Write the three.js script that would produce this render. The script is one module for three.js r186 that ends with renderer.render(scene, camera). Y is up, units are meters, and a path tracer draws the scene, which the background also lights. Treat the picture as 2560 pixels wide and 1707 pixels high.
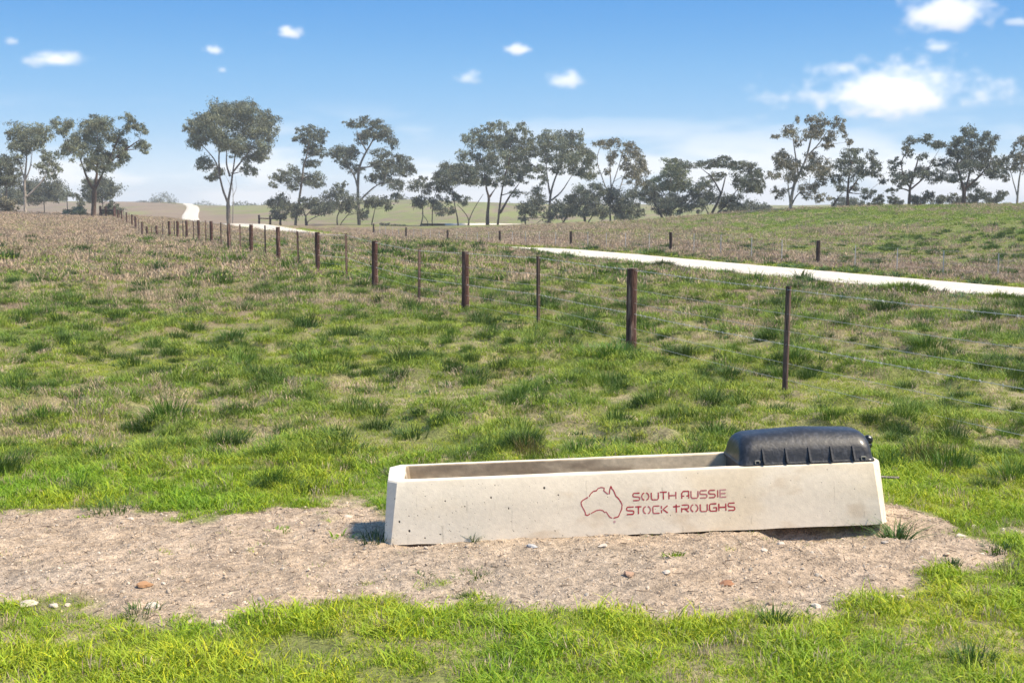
import * as THREE from 'three';
import { mergeGeometries, mergeVertices, toCreasedNormals } from 'three/addons/utils/BufferGeometryUtils.js';

// ---------------------------------------------------------------- camera, sky, sun, exposure
const scene = new THREE.Scene();
const camera = new THREE.PerspectiveCamera(31.77, 1024 / 682, 0.1, 3000);
camera.position.set(0, 1.75, 0);
camera.rotation.x = -0.11236;
camera.focus = 6.6;
camera.userData.fStop = 9;
const renderer = new THREE.WebGLRenderer({ antialias: true });
renderer.setSize(1024, 682);
renderer.toneMapping = THREE.LinearToneMapping;
renderer.toneMappingExposure = 2.5;
renderer.shadowMap.enabled = true;
scene.fog = new THREE.FogExp2(0xe6eaee, 0.00065);

const sunDir = new THREE.Vector3(0.575, 0.815, -0.062).normalize();
const sun = new THREE.DirectionalLight(0xfff0d8, 3.2);
sun.position.copy(sunDir).multiplyScalar(200);
sun.shadow.radius = 15;
sun.castShadow = true;
sun.shadow.mapSize.set(4096, 4096);
Object.assign(sun.shadow.camera, { left: -120, right: 120, top: 120, bottom: -120, near: 1, far: 500 });
scene.add(sun, sun.target);
sun.target.position.set(0, 0, -40);

// ---------------------------------------------------------------- random numbers, noise, small maths
function rng(seed) { let a = seed >>> 0; return () => { a = (a + 0x6d2b79f5) | 0; let t = Math.imul(a ^ (a >>> 15), 1 | a); t = (t + Math.imul(t ^ (t >>> 7), 61 | t)) ^ t; return ((t ^ (t >>> 14)) >>> 0) / 4294967296; }; }
const hash = (i, j, s) => { let h = Math.imul(i, 374761393) + Math.imul(j, 668265263) + Math.imul(s, 1274126177); h = Math.imul(h ^ (h >>> 13), 1274126177); return ((h ^ (h >>> 16)) >>> 0) / 4294967296; };
function noise(x, y, s = 0) {
  const i = Math.floor(x), j = Math.floor(y), u = x - i, v = y - j, a = u * u * (3 - 2 * u), b = v * v * (3 - 2 * v);
  return (hash(i, j, s) * (1 - a) + hash(i + 1, j, s) * a) * (1 - b) + (hash(i, j + 1, s) * (1 - a) + hash(i + 1, j + 1, s) * a) * b;
}
function fbm(x, y, s = 0, n = 4) { let v = 0, a = 0.5, t = 0; for (let k = 0; k < n; k++) { v += a * noise(x, y, s + k); t += a; a *= 0.5; x = x * 2.03 + 7.1; y = y * 2.03 - 3.7; } return v / t; }
const clamp = (x, a = 0, b = 1) => Math.min(b, Math.max(a, x));
const S = (a, b, x) => { const t = clamp((x - a) / (b - a)); return t * t * (3 - 2 * t); };
const G = (x) => Math.exp(-x * x);
const mix = (a, b, t) => a + (b - a) * t;
function table(p) {                       // smooth curve through [x, y] pairs
  return (x) => {
    if (x <= p[0][0]) return p[0][1];
    const n = p.length - 1;
    if (x >= p[n][0]) return p[n][1];
    let i = 0; while (x > p[i + 1][0]) i++;
    const sl = (k) => k <= 0 || k >= n ? 0 : (p[k + 1][1] - p[k - 1][1]) / (p[k + 1][0] - p[k - 1][0]);
    const w = p[i + 1][0] - p[i][0], t = (x - p[i][0]) / w, t2 = t * t, t3 = t2 * t;
    return (2 * t3 - 3 * t2 + 1) * p[i][1] + (t3 - 2 * t2 + t) * w * sl(i) + (-2 * t3 + 3 * t2) * p[i + 1][1] + (t3 - t2) * w * sl(i + 1);
  };
}
const lin = (p) => (x) => { if (x <= p[0][0]) return p[0][1]; for (let i = 1; i < p.length; i++) if (x <= p[i][0]) return mix(p[i - 1][1], p[i][1], (x - p[i - 1][0]) / (p[i][0] - p[i - 1][0])); return p[p.length - 1][1]; };

// ---------------------------------------------------------------- sky: clear air, white near the horizon, scattered fair-weather clouds
{
  const W = 4096, Hh = 2048, px = new Float32Array(W * Hh * 4);
  const R = rng(77), clouds = [];
  // azimuth (degrees right of north = -z), elevation, half width, half height (degrees), density
  for (const c of [[17.3, 4.9, 5.0, 1.75, 1], [19.2, 8.3, 2.5, 1.1, 0.9], [19.1, 6.9, 0.85, 0.34, 0.8], [14.1, 9.7, 1.6, 0.4, 0.85], [22.5, 7.8, 0.7, 0.28, 0.5], [22.2, 9.6, 2.0, 0.35, 0.4],
    [2.55, 5.78, 1.1, 0.55, 0.75], [0.2, 7.15, 0.72, 0.34, 0.85], [-2.1, 5.9, 0.8, 0.36, 0.55], [-10.3, 7.8, 0.68, 0.34, 0.85], [-13.7, 6.95, 0.46, 0.3, 0.75], [-20.5, 6.3, 1.5, 0.5, 0.9], [-22.3, 7.0, 0.34, 0.2, 0.5], [-13.4, 6.1, 0.2, 0.13, 0.5], [-22.9, 9.3, 0.6, 0.7, 0.7]]) clouds.push(c);
  for (let k = 0; k < 620; k++) {          // the rest of the sky carries the same kind of cloud
    const az = R() * 360 - 180, el = 3 + 60 * R() * R(), w = 0.4 + (2.6 + el * 0.1) * R() * R();
    if (Math.abs(az) < 26 && el < 13) continue;
    clouds.push([az, el, w / Math.cos(el * Math.PI / 180), w * (0.36 + 0.2 * R()), 0.5 + 0.5 * R()]);
  }
  const grad = [[0, .80, .89, .98], [1.5, .70, .85, .98], [3.5, .42, .66, .92], [6, .26, .53, .87], [9.7, .135, .385, .80], [16, .11, .35, .80], [30, .13, .33, .74], [60, .14, .33, .70], [90, .14, .33, .70]];
  const chan = [1, 2, 3].map((c) => table(grad.map((g) => [g[0], g[c]])));
  const sunAz = Math.atan2(sunDir.z, sunDir.x), cosEl = Math.hypot(sunDir.x, sunDir.z);
  for (let j = 0; j < Hh; j++) {
    const el = (j + 0.5) / Hh * 180 - 90, e = Math.max(0, el), base = chan.map((f) => f(e)), ce = Math.cos(el * Math.PI / 180), se = Math.sin(el * Math.PI / 180);
    for (let i = 0; i < W; i++) {
      const az = (i + 0.5) / W * 2 * Math.PI - Math.PI, o = (j * W + i) * 4;
      const c = ce * cosEl * Math.cos(az - sunAz) + se * sunDir.y, glow = 1 + 0.5 * Math.pow(Math.max(0, c), 10);
      for (let k = 0; k < 3; k++) px[o + k] = base[k] * glow / 2.35;
      px[o + 3] = 1;
    }
  }
  const blend = (i, j, t, r, g, b) => { i = ((i % W) + W) % W; const o = (j * W + i) * 4; px[o] = mix(px[o], r, t); px[o + 1] = mix(px[o + 1], g, t); px[o + 2] = mix(px[o + 2], b, t); };
  const D = W / 360;
  // thin white cloud low all round the horizon
  for (let j = Math.floor(Hh / 2); j < Hh / 2 + 6 * D; j++) for (let i = 0; i < W; i++) {
    const el = (j - Hh / 2) / D, f = fbm(i / 52 , el * 1.1, 91, 4), t = S(0.42, 0.7, f + 0.10 * (1 - el / 3)) * S(5.2, 1.0, el) * 0.8;
    if (t > 0.003) blend(i, j, t, .46, .465, .47);
  }
  clouds.forEach(([az, el, w, h, den], n) => {
    const ci = (az - 90 + 180) * D, cj = Hh / 2 + el * D, rw = w * D * 1.35, rh = h * D * 1.6;
    for (let j = Math.floor(cj - rh); j <= cj + rh; j++) {
      if (j < Hh / 2 || j >= Hh) continue;
      for (let i = Math.floor(ci - rw); i <= ci + rw; i++) {
        const x = (i - ci) / (w * D), y = (j - cj) / (h * D);
        const f = fbm(x * 1.6 * Math.max(1, w) + n * 13.7, y * 1.5 * Math.max(1, h * 1.6) + n * 5.1, 31, 5), lump = fbm(x * 1.7 + n * 3.3, y * 1.1 + n, 57, 3);
        const yy = y < 0 ? y * 1.45 : y, r = Math.hypot(x, yy) + (lump - 0.5) * 0.75, t = S(1.05, 0.15, r + (f - 0.5) * 0.95) * den;
        if (t < 0.004) continue;
        const b = 0.43 + 0.07 * S(-0.8, 0.6, y) + 0.09 * (f - 0.5);
        blend(i, j, t, b * 1.0, b * 1.005, b * 1.02);
      }
    }
  });
  const sky = new THREE.DataTexture(px, W, Hh, THREE.RGBAFormat, THREE.FloatType);
  sky.mapping = THREE.EquirectangularReflectionMapping; sky.magFilter = THREE.LinearFilter; sky.needsUpdate = true;
  scene.background = sky; scene.environment = sky;
}

// ---------------------------------------------------------------- terrain: metres, x to the right, d = distance ahead (-z)
const SK = 0.389;                          // the fences and the lane run at this slant
const leftRidge = table([[-90, 1.5], [-60, 1.1], [-48, 0.85], [-37, 0.45], [-30, 0.2], [-22, 0], [0, 0]]);
const valley = table([[0, 0], [14, -0.12], [20, -0.3], [29, -0.38], [45, -0.36], [57, -0.34], [63, -0.45], [80, -0.65], [91, -0.84], [110, -0.8], [139, -0.45], [160, -0.6], [210, -1.5]]);
const rightRidge = table([[-60, -0.3], [-29, -0.5], [-9, -0.63], [7.7, -0.11], [14.7, 0.29], [22.8, 0.95], [30, 1.48], [47, 1.86], [80, 2.3]]);
const ridgeAt = table([[-29, 150], [-9, 140], [8, 130], [23, 120], [47, 110], [80, 105]]);
const farCrest = table([[-0.55, 3.8], [-0.43, 3.4], [-0.38, 3.1], [-0.29, 3.1], [-0.26, 1.9], [-0.2, 2.0], [-0.09, 4.1], [0, 2.9], [0.1, 2.2], [0.5, 2.5]]);
const dirtLow = lin([[-8, 5.2], [-4, 5.12], [-2.25, 5.1], [-1.4, 5.06], [-0.9, 5.06], [-0.5, 5.13], [-0.13, 5.17], [0.23, 5.0], [0.58, 4.93], [0.97, 4.91], [1.3, 5.06], [1.8, 5.2], [2.1, 5.4], [2.35, 5.61], [2.52, 6.05], [2.6, 6.4]]);
const dirtUp = lin([[-8, 6.9], [-4, 6.88], [-2.97, 6.82], [-1.8, 6.77], [-0.9, 6.85], [-0.66, 6.6], [-0.6, 6.3], [2.0, 6.35], [2.03, 6.58], [2.35, 6.55], [2.5, 6.3], [2.6, 6.2]]);
function dirtiness(x, d) {                 // 1 on the bare patch round the trough, 0 in the grass
  if (x < -9 || x > 3 || d < 4 || d > 8) return 0;
  const w = (fbm(x * 2.9, d * 2.9, 5, 5) - 0.5) * 1.6, inside = Math.min(d - dirtLow(x), dirtUp(x) - d, 2.62 - x);
  return S(-0.1, 0.14, inside + w * 0.5);
}
const TR = { x: 0.658, d: 6.39, yaw: 0.0698, roll: 0.0253, y: 0.034 };
function rough(x, d) {                     // clods and ripples of the bare soil
  return (fbm(x * 7, d * 7, 11, 3) - 0.5) * 0.035 + (noise(x * 31, d * 31, 15) - 0.5) * 0.013 + (noise(x * 67, d * 67, 16) - 0.5) * 0.007;
}
const mound = (x, d) => S(0.42, 0.74, fbm(x * 2, d * 2, 17, 3));   // hummocks where the grass grows thick
function land(x, d) {
  const q = x + SK * d;
  let left = leftRidge(x) * S(55, 108, d) - 0.62 * G((d - 80) / 10) * G((q - 8) / 12) + 0.1 * G((d - 46) / 11);
  left = mix(left, -1.5, S(122, 190, d));
  const d2 = (32.2 - x) / SK, rd = ridgeAt(x);
  const low = (e) => valley(e) * 1.4 - 0.28 * S(64, 46, e);   // the far fence stands in a shallow dip
  let right = mix(valley(d), low(d), S(25, 33, q));
  if (q > 32.2) { const t = clamp((d - d2) / (rd - d2)); right = mix(low(Math.max(d2, 0)), rightRidge(x), t * t * (3 - 2 * t) * 0.6 + t * 0.4); }
  right = mix(right, -1.6, S(rd + 2, rd + 70, d));
  let h = mix(left, right, S(11, 22, q)) + 0.3 * G((q - 18.6) / 2.2) * S(45, 55, d) * S(104, 90, d);
  if (d > 190) h = mix(h, farCrest(x / Math.max(d, 1)), S(195, 415, d)) - 9 * S(425, 800, d);
  const off = S(1.8, 4.5, Math.abs(q - 23.7) / 1.073);
  if (d > 7 && d < 60) h += 0.1 * off * mound(x, d) * S(7, 9, d) * S(60, 35, d);
  h += (fbm(x / 7, d / 7, 3, 3) - 0.5) * 0.16 * S(9, 16, d) * (1 - 0.6 * S(60, 120, d)) * (0.15 + 0.85 * off);
  h += (fbm(x / 40, d / 40, 8, 2) - 0.5) * 1.2 * S(200, 300, d);
  return h;
}
function groundY(x, z) {
  const d = -z;
  let h = land(x, d);
  if (d > 3 && d < 9) {
    const dm = dirtiness(x, d);
    h += rough(x, d) * (0.25 + 0.75 * dm);
    const lx = x - TR.x, lz = TR.d - d;    // the soil is banked up with the trough, highest under its right end
    const bank = G(Math.max(0, Math.abs(d - TR.d + 0.05) - 0.3) / 0.5) * S(-1.6, -1.2, lx) * S(1.9, 1.35, lx);
    h += bank * (TR.y + lx * 0.0253 + 0.004);
    const wash = S(0.62, 0.78, lx + (noise(x * 9, d * 9, 41) - 0.5) * 0.12) * S(1.75, 1.5, lx) * G((d - 6.16) / 0.13);
    h -= wash * 0.085;
    h -= 0.035 * G((lx + 1.12) / 0.1) * G((d - 6.07) / 0.04);
    h -= 0.02 * S(0.26, 0.2, Math.abs(lz)) * S(1.36, 1.3, Math.abs(lx));
  }
  return h;
}

// ---------------------------------------------------------------- helpers for named things
const used = new Map();
function numbered(name) { const n = used.get(name) ?? 0; used.set(name, n + 1); return n ? name + '_' + String(n).padStart(3, '0') : name; }
function tag(o, label, category, group, kind) { Object.assign(o.userData, { label, category }); if (group) o.userData.group = group; if (kind) o.userData.kind = kind; return o; }
function thing(name, label, category, x, y, z, group) { const o = new THREE.Group(); o.name = numbered(name); o.position.set(x, y, z); scene.add(o); return tag(o, label, category, group); }
function part(name, g, m, parent) { const o = new THREE.Mesh(g, m); o.name = name; o.castShadow = o.receiveShadow = true; parent.add(o); return o; }
class Geo {                                // collects triangles with colours
  constructor() { this.p = []; this.c = []; this.u = []; this.i = []; }
  v(x, y, z, c = [1, 1, 1], u = 0, w = 0) { this.p.push(x, y, z); this.c.push(c[0], c[1], c[2]); this.u.push(u, w); return this.p.length / 3 - 1; }
  tri(a, b, c) { this.i.push(a, b, c); }
  quad(a, b, c, d) { this.i.push(a, b, c, a, c, d); }
  build() {
    const g = new THREE.BufferGeometry();
    g.setAttribute('position', new THREE.Float32BufferAttribute(this.p, 3)); g.setAttribute('color', new THREE.Float32BufferAttribute(this.c, 3)); g.setAttribute('uv', new THREE.Float32BufferAttribute(this.u, 2));
    g.setIndex(this.i); g.computeVertexNormals(); return g;
  }
}
function limb(g, pts, r0, r1, col, sides = 6, seed = 1) {    // a tapered, slightly crooked tube through points
  const curve = new THREE.CatmullRomCurve3(pts), n = Math.max(3, pts.length * 2), rings = [], up = new THREE.Vector3(), a = new THREE.Vector3(), b = new THREE.Vector3();
  for (let k = 0; k <= n; k++) {
    const t = k / n, p = curve.getPoint(t), tan = curve.getTangent(t);
    up.set(Math.abs(tan.x) > 0.8 ? 0 : 1, Math.abs(tan.x) > 0.8 ? 1 : 0, 0.13); a.crossVectors(tan, up).normalize(); b.crossVectors(tan, a).normalize();
    const ring = [], r = mix(r0, r1, t);
    for (let s = 0; s < sides; s++) {
      const an = s / sides * Math.PI * 2, rr = r * (0.86 + 0.28 * hash(k, s, seed)), cc = 0.75 + 0.5 * hash(k * 3 + s, s, seed + 5);
      ring.push(g.v(p.x + (a.x * Math.cos(an) + b.x * Math.sin(an)) * rr, p.y + (a.y * Math.cos(an) + b.y * Math.sin(an)) * rr, p.z + (a.z * Math.cos(an) + b.z * Math.sin(an)) * rr, [col[0] * cc, col[1] * cc, col[2] * cc], s / sides * 0.6, t * 3));
    }
    rings.push(ring);
  }
  for (let k = 0; k < n; k++) for (let s = 0; s < sides; s++) { const t = (s + 1) % sides; g.quad(rings[k][s], rings[k][t], rings[k + 1][t], rings[k + 1][s]); }
  const e = curve.getPoint(1), c = g.v(e.x, e.y, e.z, col); for (let s = 0; s < sides; s++) g.tri(rings[n][s], rings[n][(s + 1) % sides], c);
}
function dataMap(w, h, f, srgb = true) {   // f(x, y) -> [r, g, b] 0..1
  const a = new Uint8Array(w * h * 4);
  for (let j = 0; j < h; j++) for (let i = 0; i < w; i++) { const c = f(i, j), o = (j * w + i) * 4; for (let k = 0; k < 3; k++) a[o + k] = clamp(c[k]) * 255; a[o + 3] = 255; }
  const t = new THREE.DataTexture(a, w, h, THREE.RGBAFormat); t.magFilter = THREE.LinearFilter; t.minFilter = THREE.LinearMipmapLinearFilter; t.generateMipmaps = true; t.wrapS = t.wrapT = THREE.RepeatWrapping;
  if (srgb) t.colorSpace = THREE.SRGBColorSpace; t.needsUpdate = true; return t;
}
// noise that repeats every n cells
function tiled(x, y, n, s) { const i = Math.floor(x), j = Math.floor(y), u = x - i, v = y - j, a = u * u * (3 - 2 * u), b = v * v * (3 - 2 * v), m = (k) => ((k % n) + n) % n; return mix(mix(hash(m(i), m(j), s), hash(m(i + 1), m(j), s), a), mix(hash(m(i), m(j + 1), s), hash(m(i + 1), m(j + 1), s), a), b); }
const soilGrain = dataMap(1024, 1024, (i, j) => {
  const v = 0.3 * tiled(i / 16, j / 16, 64, 1) + 0.3 * tiled(i / 6.4, j / 6.4, 160, 2) + 0.4 * tiled(i / 2.56, j / 2.56, 400, 3), k = 0.62 + 0.62 * (v - 0.12);
  return [k, k * 0.985, k * 0.965];
});
const soilBump = dataMap(1024, 1024, (i, j) => { const v = 0.45 * tiled(i / 16, j / 16, 64, 1) + 0.3 * tiled(i / 6.4, j / 6.4, 160, 2) + 0.25 * tiled(i / 2.56, j / 2.56, 400, 3); return [v, v, v]; }, false);

// ---------------------------------------------------------------- the ground, one sheet from behind the camera to past the far hill
function lines(lo, hi, a, b, step, grow, most) {   // even steps between a and b, widening outside
  const out = []; for (let v = a; v <= b + 1e-6; v += step) out.push(v);
  for (let v = b, s = step; v < hi;) { s = Math.min(s * grow, most); v += s; out.push(Math.min(v, hi)); }
  const pre = []; for (let v = a, s = step; v > lo;) { s = Math.min(s * grow, most); v -= s; pre.push(Math.max(v, lo)); }
  return [...pre.reverse(), ...out];
}
const farCol = (x, d) => {                 // what grows there, in patches
  const q = x + SK * d, n = fbm(x / 5, d / 5, 21, 4), m = fbm(x / 1.3, d / 1.3, 27, 3), p = fbm(x / 30, d / 60, 61, 3);
  const green = [0.22, 0.25, 0.06], brown = [0.29, 0.22, 0.145];
  let g = n + 0.6 * (m - 0.5);
  const hill = q > 33 ? S(33, 60, q) : 0, upland = d > 175 ? -0.16 : 0;
  const gr = S(0.35, 0.65, g + 0.24 * hill + upland - (q < 6 ? 0.13 * S(18, 45, d) : 0) - (q > 24 && q < 38 ? 0.2 : 0));
  let c = green.map((v, k) => mix(brown[k], v, gr));
  return c.map((v) => v * (0.72 + 0.55 * m) * (0.85 + 0.3 * p));
};
{
  const xs = lines(-620, 620, -3.6, 3.6, 0.028, 1.032, 14), ds = lines(-60, 1150, 4.2, 7.4, 0.022, 1.028, 16);
  const nx = xs.length, nd = ds.length, pos = new Float32Array(nx * nd * 3), col = new Float32Array(nx * nd * 3), uv = new Float32Array(nx * nd * 2), idx = new Uint32Array((nx - 1) * (nd - 1) * 6);
  let o = 0;
  for (let j = 0; j < nd; j++) for (let i = 0; i < nx; i++, o++) {
    const x = xs[i], d = ds[j], dm = dirtiness(x, d);
    pos.set([x, groundY(x, -d), -d], o * 3); uv.set([x / 1.3, d / 1.3], o * 2);
    const n = fbm(x * 1.7, d * 1.7, 71, 4), m = noise(x * 14, d * 14, 73), far = farCol(x, d);
    const grey = S(0.45, 0.7, fbm(x * 0.9 + 3, d * 1.6, 74, 3)), sp = S(0.62, 0.75, noise(x * 38, d * 38, 75));
    const soil = [mix(mix(0.48, 0.59, n), 0.47, grey * 0.6), mix(mix(0.38, 0.465, n), 0.4, grey * 0.6), mix(mix(0.275, 0.35, n), 0.32, grey * 0.6)].map((v) => v * (0.74 + 0.44 * m) * (1 - 0.27 * sp));
    const thatch = mix(0, 1, S(0.35, 0.7, fbm(x * 2.1, d * 2.1, 79, 3)));
    const turf = [mix(0.19, 0.35, thatch), mix(0.215, 0.31, thatch), mix(0.06, 0.17, thatch)].map((v) => v * (0.7 + 0.6 * m));
    const near = S(22, 12, d);
    for (let k = 0; k < 3; k++) col[o * 3 + k] = mix(mix(far[k], turf[k], near), soil[k], dm);
  }
  o = 0;
  for (let j = 0; j < nd - 1; j++) for (let i = 0; i < nx - 1; i++) { const a = j * nx + i; idx.set([a, a + 1, a + nx + 1, a, a + nx + 1, a + nx], o); o += 6; }
  const g = new THREE.BufferGeometry();
  g.setAttribute('position', new THREE.BufferAttribute(pos, 3)); g.setAttribute('color', new THREE.BufferAttribute(col, 3)); g.setAttribute('uv', new THREE.BufferAttribute(uv, 2)); g.setIndex(new THREE.BufferAttribute(idx, 1)); g.computeVertexNormals();
  const m = new THREE.MeshStandardMaterial({ name: 'soil', color: 0xffffff, vertexColors: true, map: soilGrain, bumpMap: soilBump, bumpScale: 0.012, roughness: 1 });
  const o2 = part('ground', g, m, scene);
  tag(o2, 'paddock ground with a bare pinkish dirt patch round the trough and hills behind', 'ground', null, 'structure');
  console.log('ground', nx, nd);
}
// the white gravel lane, crowned a little above the paddock, and two far stretches of it
function lane(name, label, pts, halfAt, lift, n) {
  const c = new THREE.CatmullRomCurve3(pts.map(([x, d]) => new THREE.Vector3(x, 0, -d))), g = new Geo(), rows = [], R = rng(9);
  for (let k = 0; k <= n; k++) {
    const p = c.getPoint(k / n), t = c.getTangent(k / n), half = halfAt(-p.z), nx = -t.z, nz = t.x, row = [];
    [-1.25, -1, -0.55, 0, 0.55, 1, 1.25].forEach((s, m) => {
      const w = half * s * (Math.abs(s) >= 1 ? 1 + 0.14 * (fbm(k / n * c.getLength() / 1.5, s * 7, 4, 3) - 0.5) : 1), x = p.x + nx * w, z = p.z + nz * w;
      const b = 0.9 + 0.2 * fbm(x * 1.2, z * 1.2, 83, 3) - (Math.abs(s) < 0.1 ? 0.04 : 0);
      row.push(g.v(x, groundY(x, z) + (m === 0 || m === 6 ? -0.12 : lift), z, [0.80 * b, 0.76 * b, 0.67 * b], x / 1.3, z / 1.3));
    });
    rows.push(row);
  }
  for (let k = 0; k < n; k++) for (let m = 0; m < 6; m++) g.quad(rows[k][m], rows[k][m + 1], rows[k + 1][m + 1], rows[k + 1][m]);
  const o = part(numbered(name), g.build(), new THREE.MeshStandardMaterial({ name: 'white_gravel', vertexColors: true, map: soilGrain, roughness: 1 }), scene);
  tag(o, label, 'lane', null, 'structure');
}
const laneX = (d) => 23.7 - SK * d;
lane('lane', 'white limestone gravel lane crossing the paddock behind the near fence', [[laneX(8), 8], [laneX(20), 20], [laneX(40), 40], [laneX(60), 60], [laneX(90), 90], [laneX(120), 120], [laneX(139), 139], [-36, 160], [-46, 190], [-56.5, 213]], lin([[30, 1.15], [60, 1.3], [88, 2.1], [140, 2.3]]), 0.06, 260);
lane('lane', 'pale track climbing straight up the far hill to its crest', [[-56.5, 214], [-70, 262], [-90, 340], [-112, 417], [-118, 440]], () => 1.5, 0.18, 60);
lane('lane', 'thin pale track seen behind the middle trees', [[-10, 152], [-5, 162], [2, 180], [12, 205]], () => 1.6, 0.25, 30);

// ---------------------------------------------------------------- the concrete stock trough
{
  const L = 2.8, pits = [], R = rng(4242);
  for (let k = 0; k < 150; k++) { const x = 0.06 + 0.95 * Math.pow(R(), 1.3), y = 0.01 + 0.29 * Math.pow(R(), 1.25); pits.push([x, y, 0.0011 + 0.0034 * R() * R() * R(), 1 + R() * 0.7]); }
  for (let k = 0; k < 70; k++) pits.push([0.1 + 2.6 * R(), 0.01 + 0.3 * R(), 0.001 + 0.0014 * R(), 1]);
  for (const p of [[0.9, 0.264, 0.0055, 1.3], [0.62, 0.225, 0.004, 1.6], [0.14, 0.12, 0.0045, 1.5], [0.27, 0.03, 0.004, 1], [0.35, 0.045, 0.005, 0.6], [0.19, 0.07, 0.005, 1.5], [0.71, 0.165, 0.003, 2]]) pits.push(p);
  const W = 2048, Hh = 512, mPerX = L / W, mPerY = 0.8 / Hh, pit = new Float32Array(W * Hh);
  for (const [x, y, r, e] of pits) {
    const ci = x / mPerX, cj = (y + y * 0.09) / mPerY, ri = Math.max(r / mPerX, 0.75), rj = Math.max(r * e / mPerY, 0.75);
    for (let j = Math.floor(cj - rj - 1); j <= cj + rj + 1; j++) for (let i = Math.floor(ci - ri - 1); i <= ci + ri + 1; i++) { if (i < 0 || j < 0 || i >= W || j >= Hh) continue; const q = Math.hypot((i - ci) / ri, (j - cj) / rj); pit[j * W + i] = Math.max(pit[j * W + i], S(1.25, 0.6, q) * clamp(r / 0.003, 0.35, 1)); }
  }
  const streaks = Array.from({ length: 24 }, () => [R() * L, R() * 0.34, 0.02 + 0.09 * R() * R(), 0.002 + 0.007 * R(), 0.06 + 0.2 * R()]);
  const tint = (i, j) => {
    const x = i * mPerX, y = j * mPerY, n = fbm(x * 3.1, y * 3.1, 101, 5), fine = fbm(x * 60, y * 60, 104, 3), cold = S(0.95, 0.1, x + (n - 0.5) * 0.6), warm = S(0.45, 0.75, fbm(x * 2.2 + 4, y * 4.5, 107, 4)), rust = S(0.6, 0.85, fbm(x * 5, y * 9, 109, 4));
    let c = [0.92, 0.87, 0.785];
    c = c.map((v, k) => mix(v, [0.9, 0.865, 0.795][k], cold * 0.8)); c = c.map((v, k) => mix(v, [0.89, 0.81, 0.675][k], warm * 0.5 * (1 - cold))); c = c.map((v, k) => mix(v, [0.76, 0.66, 0.53][k], rust * 0.35));
    let s = 0; for (const [sx, sy, sl, sw, sa] of streaks) { if (y < sy && y > sy - sl * 2) { const q = Math.abs(x - sx - (noise(y * 40, sx * 9, 3) - 0.5) * 0.006) / sw; if (q < 1) s = Math.max(s, (1 - q) * sa * S(0, 0.3, (y - sy + sl * 2) / (sl * 2))); } }
    const p = pit[j * W + i], k = (0.955 + 0.09 * (n - 0.5) + 0.07 * (fine - 0.5)) * (1 - 0.5 * s);
    return c.map((v, m) => mix(v * k, [0.2, 0.18, 0.15][m], p));
  };
  const map = dataMap(W, Hh, tint), bump = dataMap(W, Hh, (i, j) => { const x = i * mPerX, y = j * mPerY, v = 0.75 + 0.2 * (fbm(x * 45, y * 45, 120, 3) - 0.5) + 0.1 * (noise(x * 300, y * 300, 125) - 0.5) - 0.6 * pit[j * W + i]; return [v, v, v]; }, false);
  map.wrapS = map.wrapT = bump.wrapS = bump.wrapT = THREE.ClampToEdgeWrapping;
  const concrete = new THREE.MeshStandardMaterial({ name: 'concrete', map, bumpMap: bump, bumpScale: 0.003, roughness: 0.86 });
  const t = thing('stock_trough', 'long pale concrete stock trough with red stencilled lettering on bare dirt', 'trough', TR.x, TR.y, -TR.d);
  t.rotation.set(0, TR.yaw, TR.roll, 'YXZ');
  const ring = (a, b, c, y, n = 56) => {   // octagon with long sides cut into n pieces, anticlockwise from above
    const out = [], side = (x0, z0, x1, z1, m) => { for (let k = 0; k < m; k++) out.push([mix(x0, x1, k / m), y, mix(z0, z1, k / m)]); };
    side(-a + c, b, a - c, b, n); side(a - c, b, a, b - c, 2); side(a, b - c, a, -b + c, 8); side(a, -b + c, a - c, -b, 2); side(a - c, -b, -a + c, -b, n); side(-a + c, -b, -a, -b + c, 2); side(-a, -b + c, -a, b - c, 8); side(-a, b - c, -a + c, b, 2);
    return out;
  };
  const uvOf = (p) => [(p[0] + 1.4) / 2.8, (p[1] + 0.235 - p[2]) / 0.8];
  function loft(rings, close0, close1) {
    const g = new Geo(), id = rings.map((r) => r.map((p) => g.v(p[0], p[1], p[2], [1, 1, 1], ...uvOf(p)))), n = rings[0].length;
    for (let k = 0; k < rings.length - 1; k++) for (let s = 0; s < n; s++) { const u = (s + 1) % n; g.quad(id[k][s], id[k][u], id[k + 1][u], id[k + 1][s]); }
    for (const [r, at] of [[close0, 0], [close1, rings.length - 1]]) if (r) { const p = [0, rings[at][0][1], 0], c = g.v(...p, [1, 1, 1], ...uvOf(p)); for (let s = 0; s < n; s++) at ? g.tri(id[at][s], id[at][(s + 1) % n], c) : g.tri(id[at][(s + 1) % n], id[at][s], c); }
    return g.build();
  }
  const wob = (r, ax, ay, s) => r.map(([x, y, z]) => [x + (noise(z * 9, y * 9, s) - 0.5) * ax, y + (fbm(x * 7 + z * 5, s, s, 3) - 0.5) * ay, z + (fbm(x * 5, y * 20, s + 9, 3) - 0.5) * ax]);
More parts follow.
